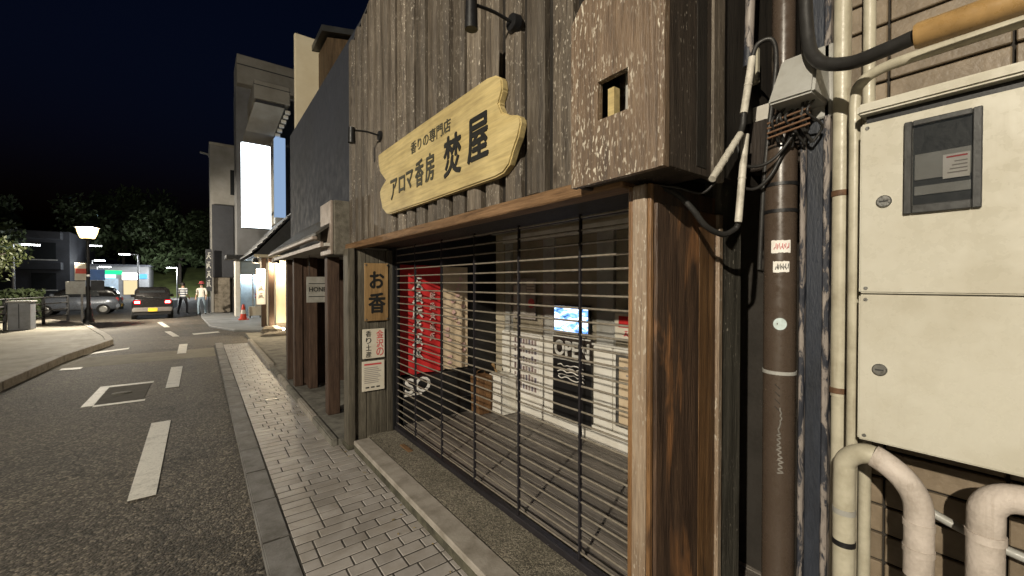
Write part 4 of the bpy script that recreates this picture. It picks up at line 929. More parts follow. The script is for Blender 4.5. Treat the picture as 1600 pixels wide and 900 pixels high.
downlight(1.40, 15.25, 2.28, 'left lit downlight under the tiled eave', 70)
downlight(1.94, 15.25, 2.28, 'right lit downlight under the tiled eave beside the cream wall', 170)
fl_ = thing('ground_uplight', 'low lit garden lamp on stones at the foot of the cream wall', 'lamp', (2.2, 15.3, 0.04))
MB().lathe((2.2, 15.3, 0.04), [(0.09, 0), (0.09, 0.10), (0.07, 0.14)], 14).build('housing', M['black'], fl_)
MB().tube([(2.12, 15.20, 0.13), (2.13, 15.22, 0.15)], 0.06, 14).build('lens', M['warmlens'], fl_)
ld = bpy.data.lights.new('uplight_bulb', 'POINT'); ld.energy = 26; ld.color = (1.0, 0.82, 0.56); ld.shadow_soft_size = 0.05
lo = bpy.data.objects.new('bulb', ld); COL.objects.link(lo); lo.location = (2.0, 15.15, 0.30); attach(lo, fl_)
def rock(name, c, s, label, seed):
    r_ = random.Random(seed); bm = bmesh.new(); bmesh.ops.create_icosphere(bm, subdivisions=2, radius=1)
    for v in bm.verts: v.co = Vector((v.co.x*s[0], v.co.y*s[1], v.co.z*s[2]))*r_.uniform(.82, 1.1) + Vector(c)
    me = bpy.data.meshes.new(name); bm.to_mesh(me); bm.free(); me.materials.append(M['stone'])
    return tag(link(name, me), label, 'stone')
rock('garden_stone', (1.78, 15.15, 0.10), (0.32, 0.25, 0.18), 'flat garden stone left of the ground lamp', 1)
rock('garden_stone', (2.45, 15.2, 0.14), (0.24, 0.25, 0.22), 'rounded garden stone right of the ground lamp', 2)
rock('garden_stone', (1.9, 14.4, 0.06), (0.5, 0.3, 0.10), 'low wide stepping stone in front of the ground lamp', 3)
vs_ = thing('vertical_shop_sign', 'narrow white upright sign under the tiled eave', 'sign', (1.5, 15.5, 0.9))
bx('board', M['whiteprint'], (1.42, 1.68, 15.50, 15.54, 0.95, 2.1), vs_, 0.005)
for k in range(4): glyph('letter', 0.16, 0.17, (1.55, 15.498, 1.95-k*.24), FACE_BACK, M['greyink'], vs_, 90+k)
bx('hanger', M['black'], (1.53, 1.57, 15.51, 15.53, 2.1005, 2.55), vs_)

# ============================================================ TALL BUILDING WITH LIT SIGN
tb = thing('sign_tower_building', 'tall grey building with overhanging top blocks and bright vertical lit sign', 'building', (3, 24, 0))
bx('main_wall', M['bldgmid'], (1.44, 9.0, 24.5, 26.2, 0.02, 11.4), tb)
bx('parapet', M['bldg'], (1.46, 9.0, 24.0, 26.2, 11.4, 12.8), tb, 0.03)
bx('parapet_line', M['bldgdark'], (1.45, 9.0, 23.985, 23.999, 12.28, 12.33), tb)
MB().hexa([(1.67,22.5,8.65),(2.83,22.5,8.65),(2.83,24.45,8.65),(1.67,24.45,8.65),(1.94,21.3,9.64),(3.12,21.3,9.64),(3.12,24.45,9.64),(1.94,24.45,9.64)]).build('slanted_soffit', M['bldg'], tb, 0.02)
bx('bay_block', M['bldg'], (1.92, 3.33, 21.25, 24.49, 9.80, 10.62), tb, 0.03)
bx('bay_shadow_gap', M['bldgdark'], (2.0, 3.1, 21.4, 24.48, 9.642, 9.798), tb)
bx('bay_line', M['bldgdark'], (1.91, 3.34, 21.238, 21.249, 10.38, 10.41), tb)
for k in range(6): bx('louver', M['white'], (2.86+k*0.06, 3.06+k*.06, 22.3-k*.18, 22.5-k*.18, 8.62+k*.17, 8.62+k*.17+.13), tb, 0.01)
bx('glowing_pilaster', emit('pilaster_sign_glow', (0.42, 0.62, 0.95), 0.55), (2.82, 3.26, 22.2, 22.6, 4.75, 8.55), tb, 0.02)  # pilaster lit by the sign; its bluish light is put in as weak emission
bx('pilaster_cap', M['bldg'], (2.78, 3.30, 22.15, 24.49, 4.45, 4.749), tb, 0.02)
bx('pilaster_backing', M['bldg'], (2.80, 3.28, 22.601, 24.49, 4.75, 8.6), tb)
for zz in (5.4, 7.2): bx('window', M['carglass'], (2.62, 2.76, 24.48, 24.499, zz, zz+.9), tb)
ls = thing('lit_vertical_sign', 'bright white illuminated vertical sign box on the tall building', 'sign', (2.05, 22, 4.15))
bx('box', M['darkgrey'], (1.50, 2.60, 22.02, 22.25, 4.13, 8.0), ls, 0.01)
bx('face', M['signlight'], (1.52, 2.58, 22.0, 22.019, 4.16, 7.97), ls)
bx('side_face', M['signlight'], (1.48, 1.499, 22.04, 22.23, 4.16, 7.97), ls)
bx('side_face', M['signlight'], (2.601, 2.62, 22.04, 22.23, 4.16, 7.97), ls)
bx('bracket', M['darkgrey'], (2.0, 2.1, 22.251, 24.5, 7.2, 7.3), ls)
bx('bracket', M['darkgrey'], (2.0, 2.1, 22.251, 24.5, 4.8, 4.9), ls)
# storefront at its base
sf = thing('glass_storefront', 'pale lit storefront with glass doors at the foot of the tall building', 'shopfront', (2.1, 24, 0))
bx('side_pier', M['white'], (1.30, 1.52, 23.7, 24.49, 0.02, 2.75), sf, 0.02)
bx('fascia', plain('pale_blue_fascia', (0.36, 0.44, 0.50), 0.6, dirt=0.1), (1.522, 3.2, 23.8, 24.49, 2.05, 2.75), sf, 0.02)
bx('mullion', M['steel'], (2.02, 2.07, 23.95, 24.02, 0.02, 2.05), sf)
bx('mullion', M['steel'], (2.58, 2.63, 23.95, 24.02, 0.02, 2.05), sf)
bx('pane', M['shopglass'], (1.522, 2.019, 23.98, 23.99, 0.02, 2.049), sf)
bx('pane', M['shopglass'], (2.071, 2.579, 23.98, 23.99, 0.02, 2.049), sf)
bx('pane', M['shopglass'], (2.631, 3.2, 23.98, 23.99, 0.02, 2.049), sf)
bx('inner_wall', plain('blue_grey_interior', (0.42, 0.50, 0.56), 0.7, dirt=0.2, scale=3), (1.522, 3.2, 24.40, 24.48, 0.02, 2.049), sf)
bx('ceiling_light', M['shoplit'], (1.60, 2.0, 24.08, 24.3, 1.98, 2.03), sf)
bx('ceiling_light', M['shoplit'], (2.12, 2.5, 24.08, 24.3, 1.98, 2.03), sf)
bx('canopy', M['rooftile'], (0.9, 1.9, 22.9, 24.4, 2.76, 2.95), sf, 0.03)
fl2 = thing('flower_stand', 'small red and white display inside the lit storefront', 'display', (2.3, 24.2, 0.02))
bx('stand', M['white'], (2.15, 2.5, 24.1, 24.35, 0.02, 0.9), fl2, 0.02)
m = MB()
for k in range(14): m.lathe((2.18+rnd.uniform(0, .3), 24.12+rnd.uniform(0, .2), 0.92+rnd.uniform(0, .35)), [(0.0, -.05), (.05, 0), (0, .05)], 7)
m.build('flowers', M['redink'], fl2)

# grey building beyond, dark sign panel, stone base
gb = thing('grey_corner_building', 'plain grey building with dark cladding panel beyond the lit sign', 'building', (1.2, 28, 0))
bx('wall', M['bldg2'], (0.44, 6.0, 28.0, 31.0, 0.02, 9.25), gb)
bx('cladding', M['bldgdark'], (0.50, 1.50, 27.80, 27.999, 1.95, 5.95), gb, 0.02)
bx('base_wall', M['stone'], (0.55, 1.30, 27.6, 27.999, 0.02, 1.94), gb, 0.03)
bx('roof_edge', M['bldg'], (0.40, 6.0, 27.95, 31.0, 9.25, 9.4), gb, 0.02)
bx('window', M['carglass'], (1.35, 1.65, 27.98, 27.999, 6.6, 8.0), gb)
MB().tube([(0.44, 28.3, 8.75), (0.0, 28.3, 8.82)], 0.06, 10).build('bracket_arm', M['polegrey'], gb)
vb = thing('vertical_lettered_sign', 'dark upright signboard with pale characters on the grey building corner', 'sign', (0.3, 27, 0))
bx('board', M['bldgdark'], (0.20, 0.47, 27.3, 27.36, 1.2, 3.45), vb, 0.01)
for k in range(4): glyph('letter', 0.2, 0.36, (0.335, 27.298, 3.1-k*.5), FACE_BACK, M['greypost'], vb, 100+k)
bx('post', M['black'], (0.30, 0.36, 27.361, 27.42, 0.02, 3.4), vb)

# traffic cones
def cone(x, y, label):
    t = thing('traffic_cone', label, 'traffic cone', (x, y, 0.02))
    bx('base', M['conered'], (x-.19, x+.19, y-.19, y+.19, 0.02, 0.06), t, 0.01)
    MB().lathe((x, y, 0.06), [(0.14, 0), (0.105, 0.22)], 18).build('lower_cone', M['conered'], t)
    MB().lathe((x, y, 0.06), [(0.107, 0.2201), (0.08, 0.40)], 18).build('reflective_band', M['conewhite'], t)
    MB().lathe((x, y, 0.06), [(0.078, 0.4001), (0.045, 0.62), (0.03, 0.64)], 18).build('tip', M['conered'], t)
cone(1.48, 21.6, 'red and white traffic cone in front of the lit storefront')
bs = thing('low_sign_stand', 'low pale sign board standing right of the traffic cone', 'sign', (1.9, 22.5, 0.02))
bx('board', M['paper'], (1.75, 2.25, 22.45, 22.5, 0.12, 0.55), bs, 0.01)
for xx in (1.8, 2.2): bx('leg', M['black'], (xx-.02, xx+.02, 22.44, 22.54, 0.02, 0.119), bs)

# ============================================================ LANTERN STREET LAMPS
def street_lantern(x, y, label, zb=0.08, e=3800):
    t = thing('street_lantern', label, 'street lamp', (x, y, zb), 'lantern street lamps on the left pavement')
    MB().lathe((x, y, zb), [(0.17, 0), (0.17, 0.12), (0.12, 0.18), (0.11, 0.5), (0.075, 0.6)], 18).build('base', M['black'], t)
    MB().lathe((x, y, zb), [(0.06, 0.6001), (0.05, 2.6), (0.045, 3.22)], 14).build('pole', M['black'], t)
    MB().lathe((x, y, zb+3.22), [(0.05, 0), (0.11, 0.06), (0.13, 0.10)], 14).build('collar', M['black'], t)
    MB().lathe((x, y, zb+3.32), [(0.18, 0.0), (0.22, 0.03), (0.285, 0.22), (0.325, 0.42)], 20, cap=False).build('glass', M['lantern'], t)
    MB().lathe((x, y, zb+3.7401), [(0.35, 0), (0.35, 0.03), (0.22, 0.12), (0.06, 0.19), (0.03, 0.27), (0.0, 0.30)], 20).build('cap', M['black'], t)
    ld = bpy.data.lights.new('lantern_bulb', 'POINT'); ld.energy = e; ld.color = WARM; ld.shadow_soft_size = 0.045
    lo = bpy.data.objects.new('bulb', ld); COL.objects.link(lo); lo.location = (x, y, zb+3.55); attach(lo, t)
    return t
street_lantern(-3.55, 23.0, 'lit bell-shaped lantern street lamp on the left pavement')
# signs on the far lamp post
sg = thing('blue_post_sign', 'blue rectangular sign fixed to the lantern post', 'sign', (-3.3, 22.8, 1.7))
bx('plate', M['bluesign'], (-3.46, -3.04, 22.74, 22.77, 1.76, 2.18), sg, 0.01)
bx('lower_plate', M['bldgdark'], (-3.44, -3.06, 22.74, 22.77, 1.36, 1.74), sg, 0.01)
bx('clamp', M['steel'], (-3.56, -3.40, 22.771, 22.93, 1.9, 1.98), sg)
sg = thing('red_white_sign', 'small white sign with red band left of the lantern post', 'sign', (-3.9, 23.5, 1.5))
bx('plate', M['paper'], (-4.0, -3.62, 23.45, 23.48, 1.75, 2.45), sg, 0.01)
bx('band', M['conered'], (-3.97, -3.65, 23.44, 23.4495, 2.02, 2.22), sg)
bx('lower_plate', M['greyplastic'], (-4.25, -3.7, 23.45, 23.48, 1.2, 1.72), sg, 0.01)
bx('post', M['polegrey'], (-3.84, -3.78, 23.481, 23.54, 0.08, 2.4), sg)

# ---- railing and planter on left pavement
rl = thing('metal_railing', 'dark metal railing along the back of the left pavement', 'railing', (-5.3, 20, 0.08))
pts = [(-5.95, 17.0), (-5.6, 19.0), (-5.2, 21.0), (-4.75, 23.0), (-4.4, 24.6)]
for (x, y) in pts: bx('post', M['black'], (x-.04, x+.04, y-.04, y+.04, 0.08, 1.12), rl, 0.005)
for zz in (0.35, 0.6, 0.85, 1.1):
    MB().tube([(x, y, zz) for x, y in pts], 0.025, 8).build('rail', M['darkgrey'], rl)
pb = thing('grey_utility_box', 'grey metal utility box standing in front of the railing', 'box', (-4.9, 20.8, 0.08))
bx('cabinet', plain('utility_grey', (0.17, 0.18, 0.20), 0.5, dirt=0.2), (-5.05, -4.55, 20.6, 21.2, 0.08, 1.0), pb, 0.02)
bx('top', M['greyplastic'], (-5.08, -4.52, 20.57, 21.23, 1.001, 1.05), pb, 0.01)
bx('door_line', M['black'], (-4.81, -4.79, 20.59, 20.5995, 0.15, 0.95), pb)

# ============================================================ CARS
def car(name, label, body, x, y, rot, bump_m, lit=True, H=1.50, L=3.35, Wd=1.48, zb=-0.046):
    t = thing(name, label, 'car', (0, 0, 0))
    hw = Wd/2
    def loop(xx, w, z0, z1, r=0.12): return [(xx, -w+r, z0), (xx, w-r, z0), (xx, w, z0+r), (xx, w, z1-r), (xx, w-r, z1), (xx, -w+r, z1), (xx, -w, z1-r), (xx, -w, z0+r)]
    prof = [(-L/2, hw*.90, .34, .86), (-L/2+.10, hw*.97, .26, .93), (-L/2+.5, hw, .22, .95), (0, hw, .22, .95), (L/2-.8, hw, .22, .93), (L/2-.25, hw*.97, .24, .86), (L/2, hw*.86, .32, .70)]
    b = MB().rings([loop(*p) for p in prof], 0, True).build('body', body, t)
    cab = [(-L/2+.12, hw*.86, .90, 1.10, .06), (-L/2+.30, hw*.84, .90, H-.08, .10), (-L/2+.62, hw*.82, .90, H, .12), (.25, hw*.82, .90, H-.02, .12), (.75, hw*.84, .90, 1.16, .08), (1.02, hw*.86, .90, .97, .03)]
    rf = MB().rings([loop(*c) for c in cab], 0, True).build('roof', M['carbody'], t)
    MB().hexa([(-L/2+.105,-hw*.68,.98),(-L/2+.30,-hw*.68,.98),(-L/2+.30,hw*.68,.98),(-L/2+.105,hw*.68,.98),(-L/2+.235,-hw*.62,H-.16),(-L/2+.40,-hw*.62,H-.16),(-L/2+.40,hw*.62,H-.16),(-L/2+.235,hw*.62,H-.16)]).build('rear_window', M['carglass'], t, .01)
    for s in (-1, 1):
        MB().hexa([(-.95,s*hw*.845,.98),(.55,s*hw*.845,.98),(.55,s*hw*.875,.98),(-.95,s*hw*.875,.98),(-.85,s*hw*.80,H-.18),(.30,s*hw*.80,H-.18),(.30,s*hw*.835,H-.18),(-.85,s*hw*.835,H-.18)]).build('side_window', M['carglass'], t, .005)
        l_ = MB().box(-L/2-.015, -L/2+.12, s*hw*.72-.13, s*hw*.72+.13, .68, .90).build('tail_light', M['tailglow'] if lit else M['tailring'], t, .03, 2)
        MB().box(-L/2-.026, -L/2-.014, s*hw*.72-.085, s*hw*.72+.085, .76, .84).build('lamp', M['tail'] if lit else M['tailring'], l_, .004)
        bx('mirror', body, (.72, .86, s*hw*1.02-.07, s*hw*1.02+.07, .98, 1.12), t, .02)
        h_ = MB().box(L/2-.22, L/2-.02, s*hw*.68-.14, s*hw*.68+.14, .60, .76).build('headlight', M['steel'], t, .03)
        for xx in (-L/2+.58, L/2-.62):
            w = MB().tube([(xx, s*(hw-.17), .275), (xx, s*(hw+.005), .275)], .275, 22).build('wheel', M['tyre'], t)
            MB().tube([(xx, s*(hw+.003), .275), (xx, s*(hw+.012), .275)], [.18, .15], 18).build('rim', M['steel'], w)
    bx('rear_bumper', bump_m, (-L/2-.07, -L/2+.12, -hw*.96, hw*.96, .34, .56), t, .04, 2)
    bx('lower_valance', M['black'], (-L/2-.03, -L/2+.12, -hw*.9, hw*.9, .20, .34), t, .02)
    pl = bx('number_plate', M['plate'], (-L/2-.085, -L/2-.071, -.165, .165, .37, .535), t, .003)
    bx('front_bumper', body, (L/2-.1, L/2+.05, -hw*.9, hw*.9, .26, .5), t, .04, 2)
    MB().tube([(-L/2+.10, -.02, 1.0), (-L/2+.115, .34, 1.06)], .012, 6).build('wiper', M['steel'], t)
    t.location = (x, y, zb); t.rotation_euler = (0, 0, rot); return t
# children are relative to the Empty (it stood at the origin while they were built)
car('dark_hatchback', 'small dark hatchback with glowing tail lights and yellow plate driving away', M['carbody'], -1.92, 27.0, R(90+4), M['bumper'])
car('silver_hatchback', 'silver car crossing sideways behind the lantern post', M['silver'], -5.3, 31.8, R(178), M['silver'], lit=False)

# ============================================================ PEOPLE
def person(x, y, rot, label, shirt, legs, hat=None, stride=0.34, arm=0.20, h=1.62):
    s = h/1.70
    J = {'pel': (0,0,.93), 'wst': (0,0,1.08), 'chs': (0,-.01,1.30), 'nk': (0,0,1.45), 'hd0': (0,.015,1.53), 'hd1': (0,.02,1.64),
         'lh': (.10,0,.90), 'lk': (.11,stride*.55,.50), 'la': (.11,stride*.5,.09), 'lt': (.12,stride*.5+.17,.035),
         'rh': (-.10,0,.90), 'rk': (-.11,-stride*.25,.50), 'ra': (-.11,-stride,.10), 'rt': (-.12,-stride+.16,.035),
         'ls': (.18,0,1.39), 'le': (.24,-arm,1.13), 'lw': (.24,arm*.6,.90), 'lf': (.235,arm*.9,.80),
         'rs': (-.18,0,1.39), 're': (-.24,arm,1.13), 'rw': (-.24,arm*1.6,.91), 'rf': (-.235,arm*1.9,.81)}
    rad = {'pel': (.155,.105), 'wst': (.135,.095), 'chs': (.16,.105), 'nk': (.055,.055), 'hd0': (.075,.085), 'hd1': (.078,.095), 'lh': (.085,.085), 'lk': (.058,.06), 'la': (.042,.045), 'lt': (.038,.03),
           'ls': (.062,.06), 'le': (.043,.043), 'lw': (.030,.028), 'lf': (.032,.018)}
    E_ = [('pel','wst'),('wst','chs'),('chs','nk'),('nk','hd0'),('hd0','hd1'),('pel','lh'),('lh','lk'),('lk','la'),('la','lt'),('pel','rh'),('rh','rk'),('rk','ra'),('ra','rt'),('chs','ls'),('ls','le'),('le','lw'),('lw','lf'),('chs','rs'),('rs','re'),('re','rw'),('rw','rf')]
    ks_ = list(J); me = bpy.data.meshes.new('body'); me.from_pydata([Vector(J[k])*s for k in ks_], [(ks_.index(a), ks_.index(b)) for a, b in E_], [])
    o = bpy.data.objects.new('body', me); COL.objects.link(o)
    o.modifiers.new('skin', 'SKIN'); sd = o.modifiers.new('sub', 'SUBSURF'); sd.levels = 2
    for i_, k in enumerate(ks_):
        r_ = rad.get(k) or rad['l'+k[1:]]
        v = me.skin_vertices[0].data[i_]; v.radius = (r_[0]*s, r_[1]*s); v.use_root = (k == 'pel')
    dg = bpy.context.evaluated_depsgraph_get(); dg.update()
    bme = bpy.data.meshes.new_from_object(o.evaluated_get(dg)); bpy.data.objects.remove(o)
    for mt in (M['skin'], shirt, legs, M['black']): bme.materials.append(mt)
    for p in bme.polygons:
        c = p.center/s; p.use_smooth = True
        p.material_index = 3 if c.z < .075 else 2 if c.z < .95 and abs(c.x) < .20 else 0 if (c.z > 1.44 or (abs(c.x) > .2 and c.z < 1.10)) else 1
    t = thing('person', label, 'person', (0, 0, 0))
    link('body', bme, t)
    hb = MB()
    hb.lathe((0, 0, 0), [(0.0, 1.745), (.05, 1.735), (.088, 1.69), (.098, 1.63), (.092, 1.57)], 14)
    for v_ in range(len(hb.v)): q = hb.v[v_]; hb.v[v_] = (q[0]*s, (q[1]*1.15-.012)*s, q[2]*s)
    hb.build('hair', M['hair'], t)
    for sx in (-.032, .032): MB().lathe((sx*s, .098*s, 1.60*s), [(0, -.008), (.009, 0), (0, .008)], 8).build('eye', M['black'], t)
    MB().hexa([(-.012*s,.09*s,1.555*s),(.012*s,.09*s,1.555*s),(.012*s,.12*s,1.56*s),(-.012*s,.12*s,1.56*s),(-.007*s,.09*s,1.60*s),(.007*s,.09*s,1.60*s),(.007*s,.10*s,1.60*s),(-.007*s,.10*s,1.60*s)]).build('nose', M['skin'], t, .003)
    if hat: MB().lathe((0, 0, 0), [(.17*s, 1.66*s), (.17*s, 1.675*s), (.112*s, 1.69*s), (.10*s, 1.78*s), (.05*s, 1.81*s), (0, 1.815*s)], 18).build('hat', hat, t)
    t.location = (x, y, 0.02); t.rotation_euler = (0, 0, rot); return t
p1 = person(-0.75, 27.2, R(-20), 'person in a striped shirt and dark trousers walking away by the car', M['stripes'], M['trouser'])
p2 = person(0.02, 26.2, R(170), 'person in white shirt, pale jeans and dull red hat near the corner', M['shirtw'], M['jeans'], M['redhat'])
bg_ = thing('shoulder_bag', 'pale blue shopping bag left of the person in stripes', 'bag', (-1.05, 27.0, 0.5))
MB().hexa([(-1.22,26.93,.40),(-.98,26.93,.40),(-.98,27.07,.40),(-1.22,27.07,.40),(-1.24,26.94,.78),(-.96,26.94,.78),(-.96,27.06,.78),(-1.24,27.06,.78)]).build('pouch', M['bag'], bg_, .02)
MB().tube(spline([(-1.2, 27, .77), (-1.12, 27, .86), (-1.0, 27.02, .88), (-.97, 27, .77)], 4), .012, 6).build('handle', M['bag'], bg_)

# ============================================================ FAR STREET: store, lamps, trees, slope
cs = thing('convenience_store', 'brightly lit store with green, white and blue sign bands far down the street', 'shop', (-6.5, 60, 0))
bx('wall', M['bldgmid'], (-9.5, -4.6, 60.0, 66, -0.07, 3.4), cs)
bx('sign_band', M['greenlit'], (-8.1, -6.7, 59.9, 59.99, 2.55, 2.95), cs)
bx('sign_band', M['cyanlit'], (-8.2, -7.2, 59.9, 59.99, 2.15, 2.54), cs)
bx('sign_band', M['whitelit'], (-6.69, -5.5, 59.9, 59.99, 2.0, 2.7), cs)
bx('sign_band', M['bluelit'], (-5.49, -4.7, 59.9, 59.99, 2.1, 2.6), cs)
bx('window', plain('store_pane_pale', (0.4, 0.5, 0.6), 0.3, dirt=0.2), (-8.2, -7.0, 59.95, 59.99, 0.3, 2.1), cs)
bx('window', M['windowlit'], (-6.6, -5.4, 59.95, 59.99, 0.4, 1.9), cs)
bx('roof', M['bldgdark'], (-9.7, -4.4, 59.6, 66.2, 3.4, 3.6), cs)
ab = thing('dim_apartment_block', 'dim dark building with rows of balconies behind the lantern', 'building', (-13, 62, 0))
bx('wall', M['bldgdark'], (-22, -10.2, 58, 70, -0.07, 6.6), ab)
for r_ in range(2):
    for c_ in range(4):
        w = bx('window', M['carglass'], (-20.8+c_*2.7, -19.2+c_*2.7, 57.94, 57.99, 1.0+r_*2.9, 2.6+r_*2.9), ab)
        bx('frame', M['greypost'], (-20.9+c_*2.7, -19.1+c_*2.7, 57.90, 57.939, 0.9+r_*2.9, 0.98+r_*2.9), w)
    bx('balcony', M['bldgdark'], (-21.5, -10.6, 57.0, 57.9, 2.9+r_*2.9, 3.6+r_*2.9), ab, .03)
hs_ = thing('far_lit_sign', 'pale blue lit rooftop sign above the lantern', 'sign', (-11.8, 80, 0))
bx('face', emit('rooftop_sign_face', (0.55, 0.85, 1.0), 1.6), (-12.6, -10.9, 80, 80.1, 10.4, 11.1), hs_)
bx('mast', M['polegrey'], (-11.9, -11.6, 80.11, 80.4, -0.07, 10.6), hs_)
def led_lamp(x, y, z, label, arm=1.0, e=250, c=(.92, .97, 1), soft=.2):
    t = thing('led_street_lamp', label, 'street lamp', (x, y, -0.07), 'tall street lamps along the road')
    MB().lathe((x+arm, y, -.07), [(.09, 0), (.06, z+.1)], 10).build('pole', M['polegrey'], t)
    MB().tube([(x+arm, y, z+.05), (x, y, z+.15)], .04, 8).build('arm', M['polegrey'], t)
    bx('head', M['polegrey'], (x-.42, x+.42, y-.16, y+.16, z+.06, z+.17), t, .02)
    bx('lamp_face', M['ledhead'], (x-.40, x+.40, y-.14, y+.14, z, z+.0595), t)
    ld = bpy.data.lights.new('led_bulb', 'POINT'); ld.energy = e; ld.color = c; ld.shadow_soft_size = soft
    lo = bpy.data.objects.new('bulb', ld); COL.objects.link(lo); lo.location = (x, y, z-.3); attach(lo, t)
led_lamp(-8.0, -2.6, 5.9, 'tall lit street lamp across the road, opposite the meter cabinet', -0.9, 5200, WARM, 0.07)
led_lamp(-6.07, 56, 4.46, 'tall white street lamp above the lit store', 1.0, 220)
led_lamp(-2.57, 58, 3.25, 'white street lamp above the green slope right of the dark car', .5, 1500)
led_lamp(-8.1, 56, 5.2, 'white street lamp just right of the lantern head', -.6, 120)
led_lamp(-8.6, 61.5, 4.0, 'white street lamp below the lantern head', -.6, 80)
led_lamp(-7.6, 57, 3.2, 'lowest white street lamp beside the lit store', -.6, 40)
led_lamp(-9.2, 42, 4.2, 'white street lamp among the trees at far left', -.8, 90)
ts = thing('traffic_signal', 'green traffic signal glowing among the trees at the left', 'traffic signal', (-14, 66, 0))
MB().lathe((-12.4, 66, -.07), [(.1, 0), (.08, 4.6)], 10).build('pole', M['polegrey'], ts)
MB().tube([(-12.4, 66, 4.1), (-14.2, 66, 4.1)], .05, 8).build('arm', M['polegrey'], ts)
hsg = bx('housing', M['darkgrey'], (-14.8, -13.3, 65.9, 66.1, 3.4, 3.85), ts, .04)
bx('hood', M['black'], (-14.75, -13.35, 65.7, 65.899, 3.78, 3.83), hsg)
for k, mt in enumerate((M['tailring'], M['rust'], M['greensig'])):
    MB().tube([(-13.6-k*.45, 65.9, 3.62), (-13.6-k*.45, 65.87, 3.62)], .17, 16).build('lens', mt, hsg)

def tree(x, y, h, rx, rz, label, mat, n, seed, group='trees down the street', leaf=.16):
    r_ = random.Random(seed); t = thing('broadleaf_tree', label, 'tree', (x, y, -.07), group)
    tr = MB(); cz = h - rz
    tr.tube(spline([(x, y, -.1), (x+.1, y, cz*.5), (x-.05, y+.1, cz)], 3), [.22, .2, .19, .17, .15, .12, .08], 9)
    limbs = []
    for k in range(9):
        a = r_.uniform(0, 6.28); d = r_.uniform(.45, .85); e = (x+math.cos(a)*rx*d, y+math.sin(a)*rx*d, cz+r_.uniform(-.5, .7)*rz)
        tr.tube(spline([(x, y, cz*r_.uniform(.55, .95)), (x+math.cos(a)*rx*d*.5, y+math.sin(a)*rx*d*.5, cz-.1*rz), e], 3), [.09, .08, .07, .06, .05, .04, .02], 6); limbs.append(e)
    tr.build('trunk', M['bark'], t)
    cl = [(Vector(e), r_.uniform(.28, .5)*rx) for e in limbs] + [(Vector((x+r_.uniform(-1, 1)*rx*.7, y+r_.uniform(-1, 1)*rx*.7, cz+r_.uniform(-.5, .8)*rz)), r_.uniform(.22, .45)*rx) for _ in range(14)]
    m = MB()
    for k in range(n):
        c, rr = r_.choice(cl); d = Vector((r_.gauss(0, 1), r_.gauss(0, 1), r_.gauss(0, .75))); d = d.normalized()*rr*r_.uniform(.35, 1.05)
        p = c+d; s = leaf*r_.uniform(.6, 1.4)
        a = Vector((r_.gauss(0, 1), r_.gauss(0, 1), r_.gauss(0, 1))).normalized(); b = a.orthogonal().normalized()
        m.add([p-a*s, p+b*s*.5, p+a*s, p-b*s*.5], [(0, 1, 2, 3)])
    m.build('crown', mat, t, recalc=False)
tree(-7.6, 25.0, 3.6, 1.8, 1.1, 'yellow-green lit tree at the far left behind the railing', M['leaflit'], 4500, 11, leaf=.07)
tree(-10.5, 30.0, 4.6, 2.6, 1.8, 'dark leafy tree at the left edge behind the bright one', M['leaf'], 4500, 12, leaf=.12)
tree(-14.0, 44.0, 8.5, 4.5, 3.2, 'tall dark tree left of the lantern head', M['leaf'], 5500, 13, leaf=.2)
tree(-8.0, 72.0, 13.5, 6.0, 5.0, 'broad grey-lit tree above the lit store', M['leaf'], 6500, 14, leaf=.3)
tree(-2.2, 66.0, 11.0, 4.5, 4.5, 'dark tree above the green slope behind the dark car', M['leaf'], 5500, 15, leaf=.28)
tree(3.2, 62.0, 12.0, 4.8, 5.0, 'dark tree against the grey building edge', M['leaf'], 5500, 16, leaf=.28)
tree(-22.0, 70.0, 13.0, 6.5, 4.5, 'tall dark tree at the far left horizon', M['leaf'], 5500, 17, leaf=.3)
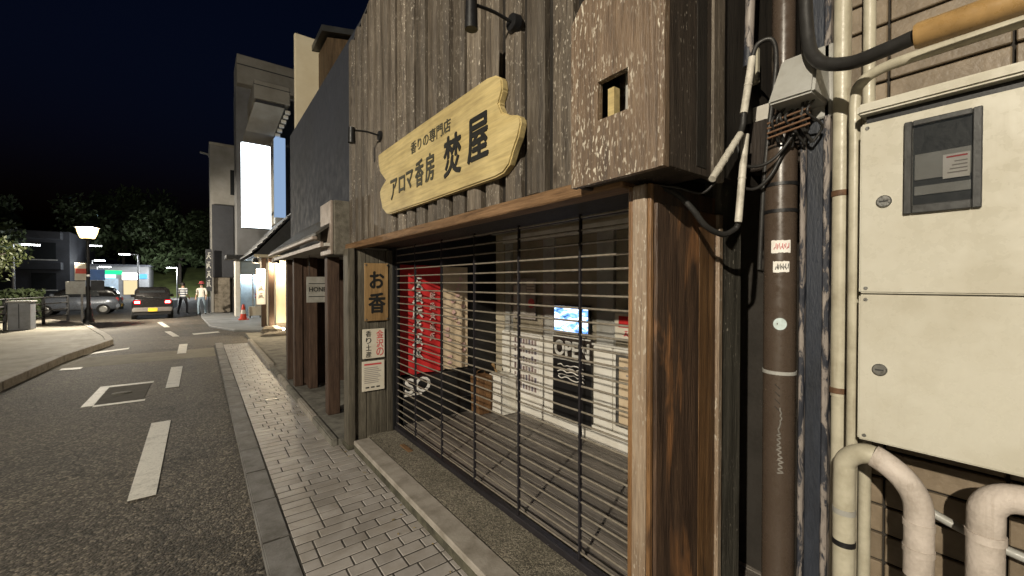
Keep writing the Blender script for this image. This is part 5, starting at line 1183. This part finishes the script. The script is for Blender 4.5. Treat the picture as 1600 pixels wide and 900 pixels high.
def hedge(x0, x1, y0, y1, h, label, seed, n=5000):
    r_ = random.Random(seed); t = thing('clipped_hedge', label, 'hedge', ((x0+x1)/2, (y0+y1)/2, 0))
    m = MB()
    for k in range(n):
        p = Vector((r_.uniform(x0, x1), r_.uniform(y0, y1), .08+abs(r_.gauss(.6, .3))*h if False else .08+r_.uniform(0, 1)**.6*h*(.85+.15*math.sin(r_.uniform(0, 9)))))
        a = Vector((r_.gauss(0, 1), r_.gauss(0, 1), r_.gauss(0, 1))).normalized(); b = a.orthogonal().normalized(); s = .09*r_.uniform(.6, 1.4)
        m.add([p-a*s, p+b*s*.5, p+a*s, p-b*s*.5], [(0, 1, 2, 3)])
    m.build('foliage', M['leaf'], t, recalc=False)
    bx('stems', M['bark'], (x0+.2, x1-.2, y0+.2, y1-.2, 0.0, h*.5), t)
hedge(-9.5, -6.4, 21.0, 24.0, 1.7, 'dark hedge behind the railing at the far left', 21)
hedge(-8.2, -5.6, 26.3, 27.4, 1.3, 'low dark hedge behind the utility box', 22, 3500)
sl = MB(); r_ = random.Random(5)
nx, ny = 26, 12; vsx = []
for j in range(ny+1):
    for i_ in range(nx+1):
        xx = -5.6 + i_*0.4; yy = 62 + j*0.8; vsx.append((xx, yy, -.08 + j*0.32 + r_.uniform(-.08, .08)*(j > 0)))
sl.add(vsx, [(j*(nx+1)+i_, j*(nx+1)+i_+1, (j+1)*(nx+1)+i_+1, (j+1)*(nx+1)+i_) for j in range(ny) for i_ in range(nx)], 0, True)
structure(sl.build('grass_slope', M['grass']))
hl = MB(); N = 40; ring = []
for i_ in range(N+1):
    xx = -160 + i_*8; ring.append((xx, 190, 9 + 7*math.sin(i_*.37) + 5*math.sin(i_*.9+1)))
hl.add([(x, y, -.5) for x, y, z in ring] + ring + [(x, 260, z*1.6) for x, y, z in ring], [(k, k+1, N+2+k, N+1+k) for k in range(N)] + [(N+1+k, N+2+k, 2*N+3+k, 2*N+2+k) for k in range(N)], 0, True)
structure(hl.build('hill', M['leaf']))
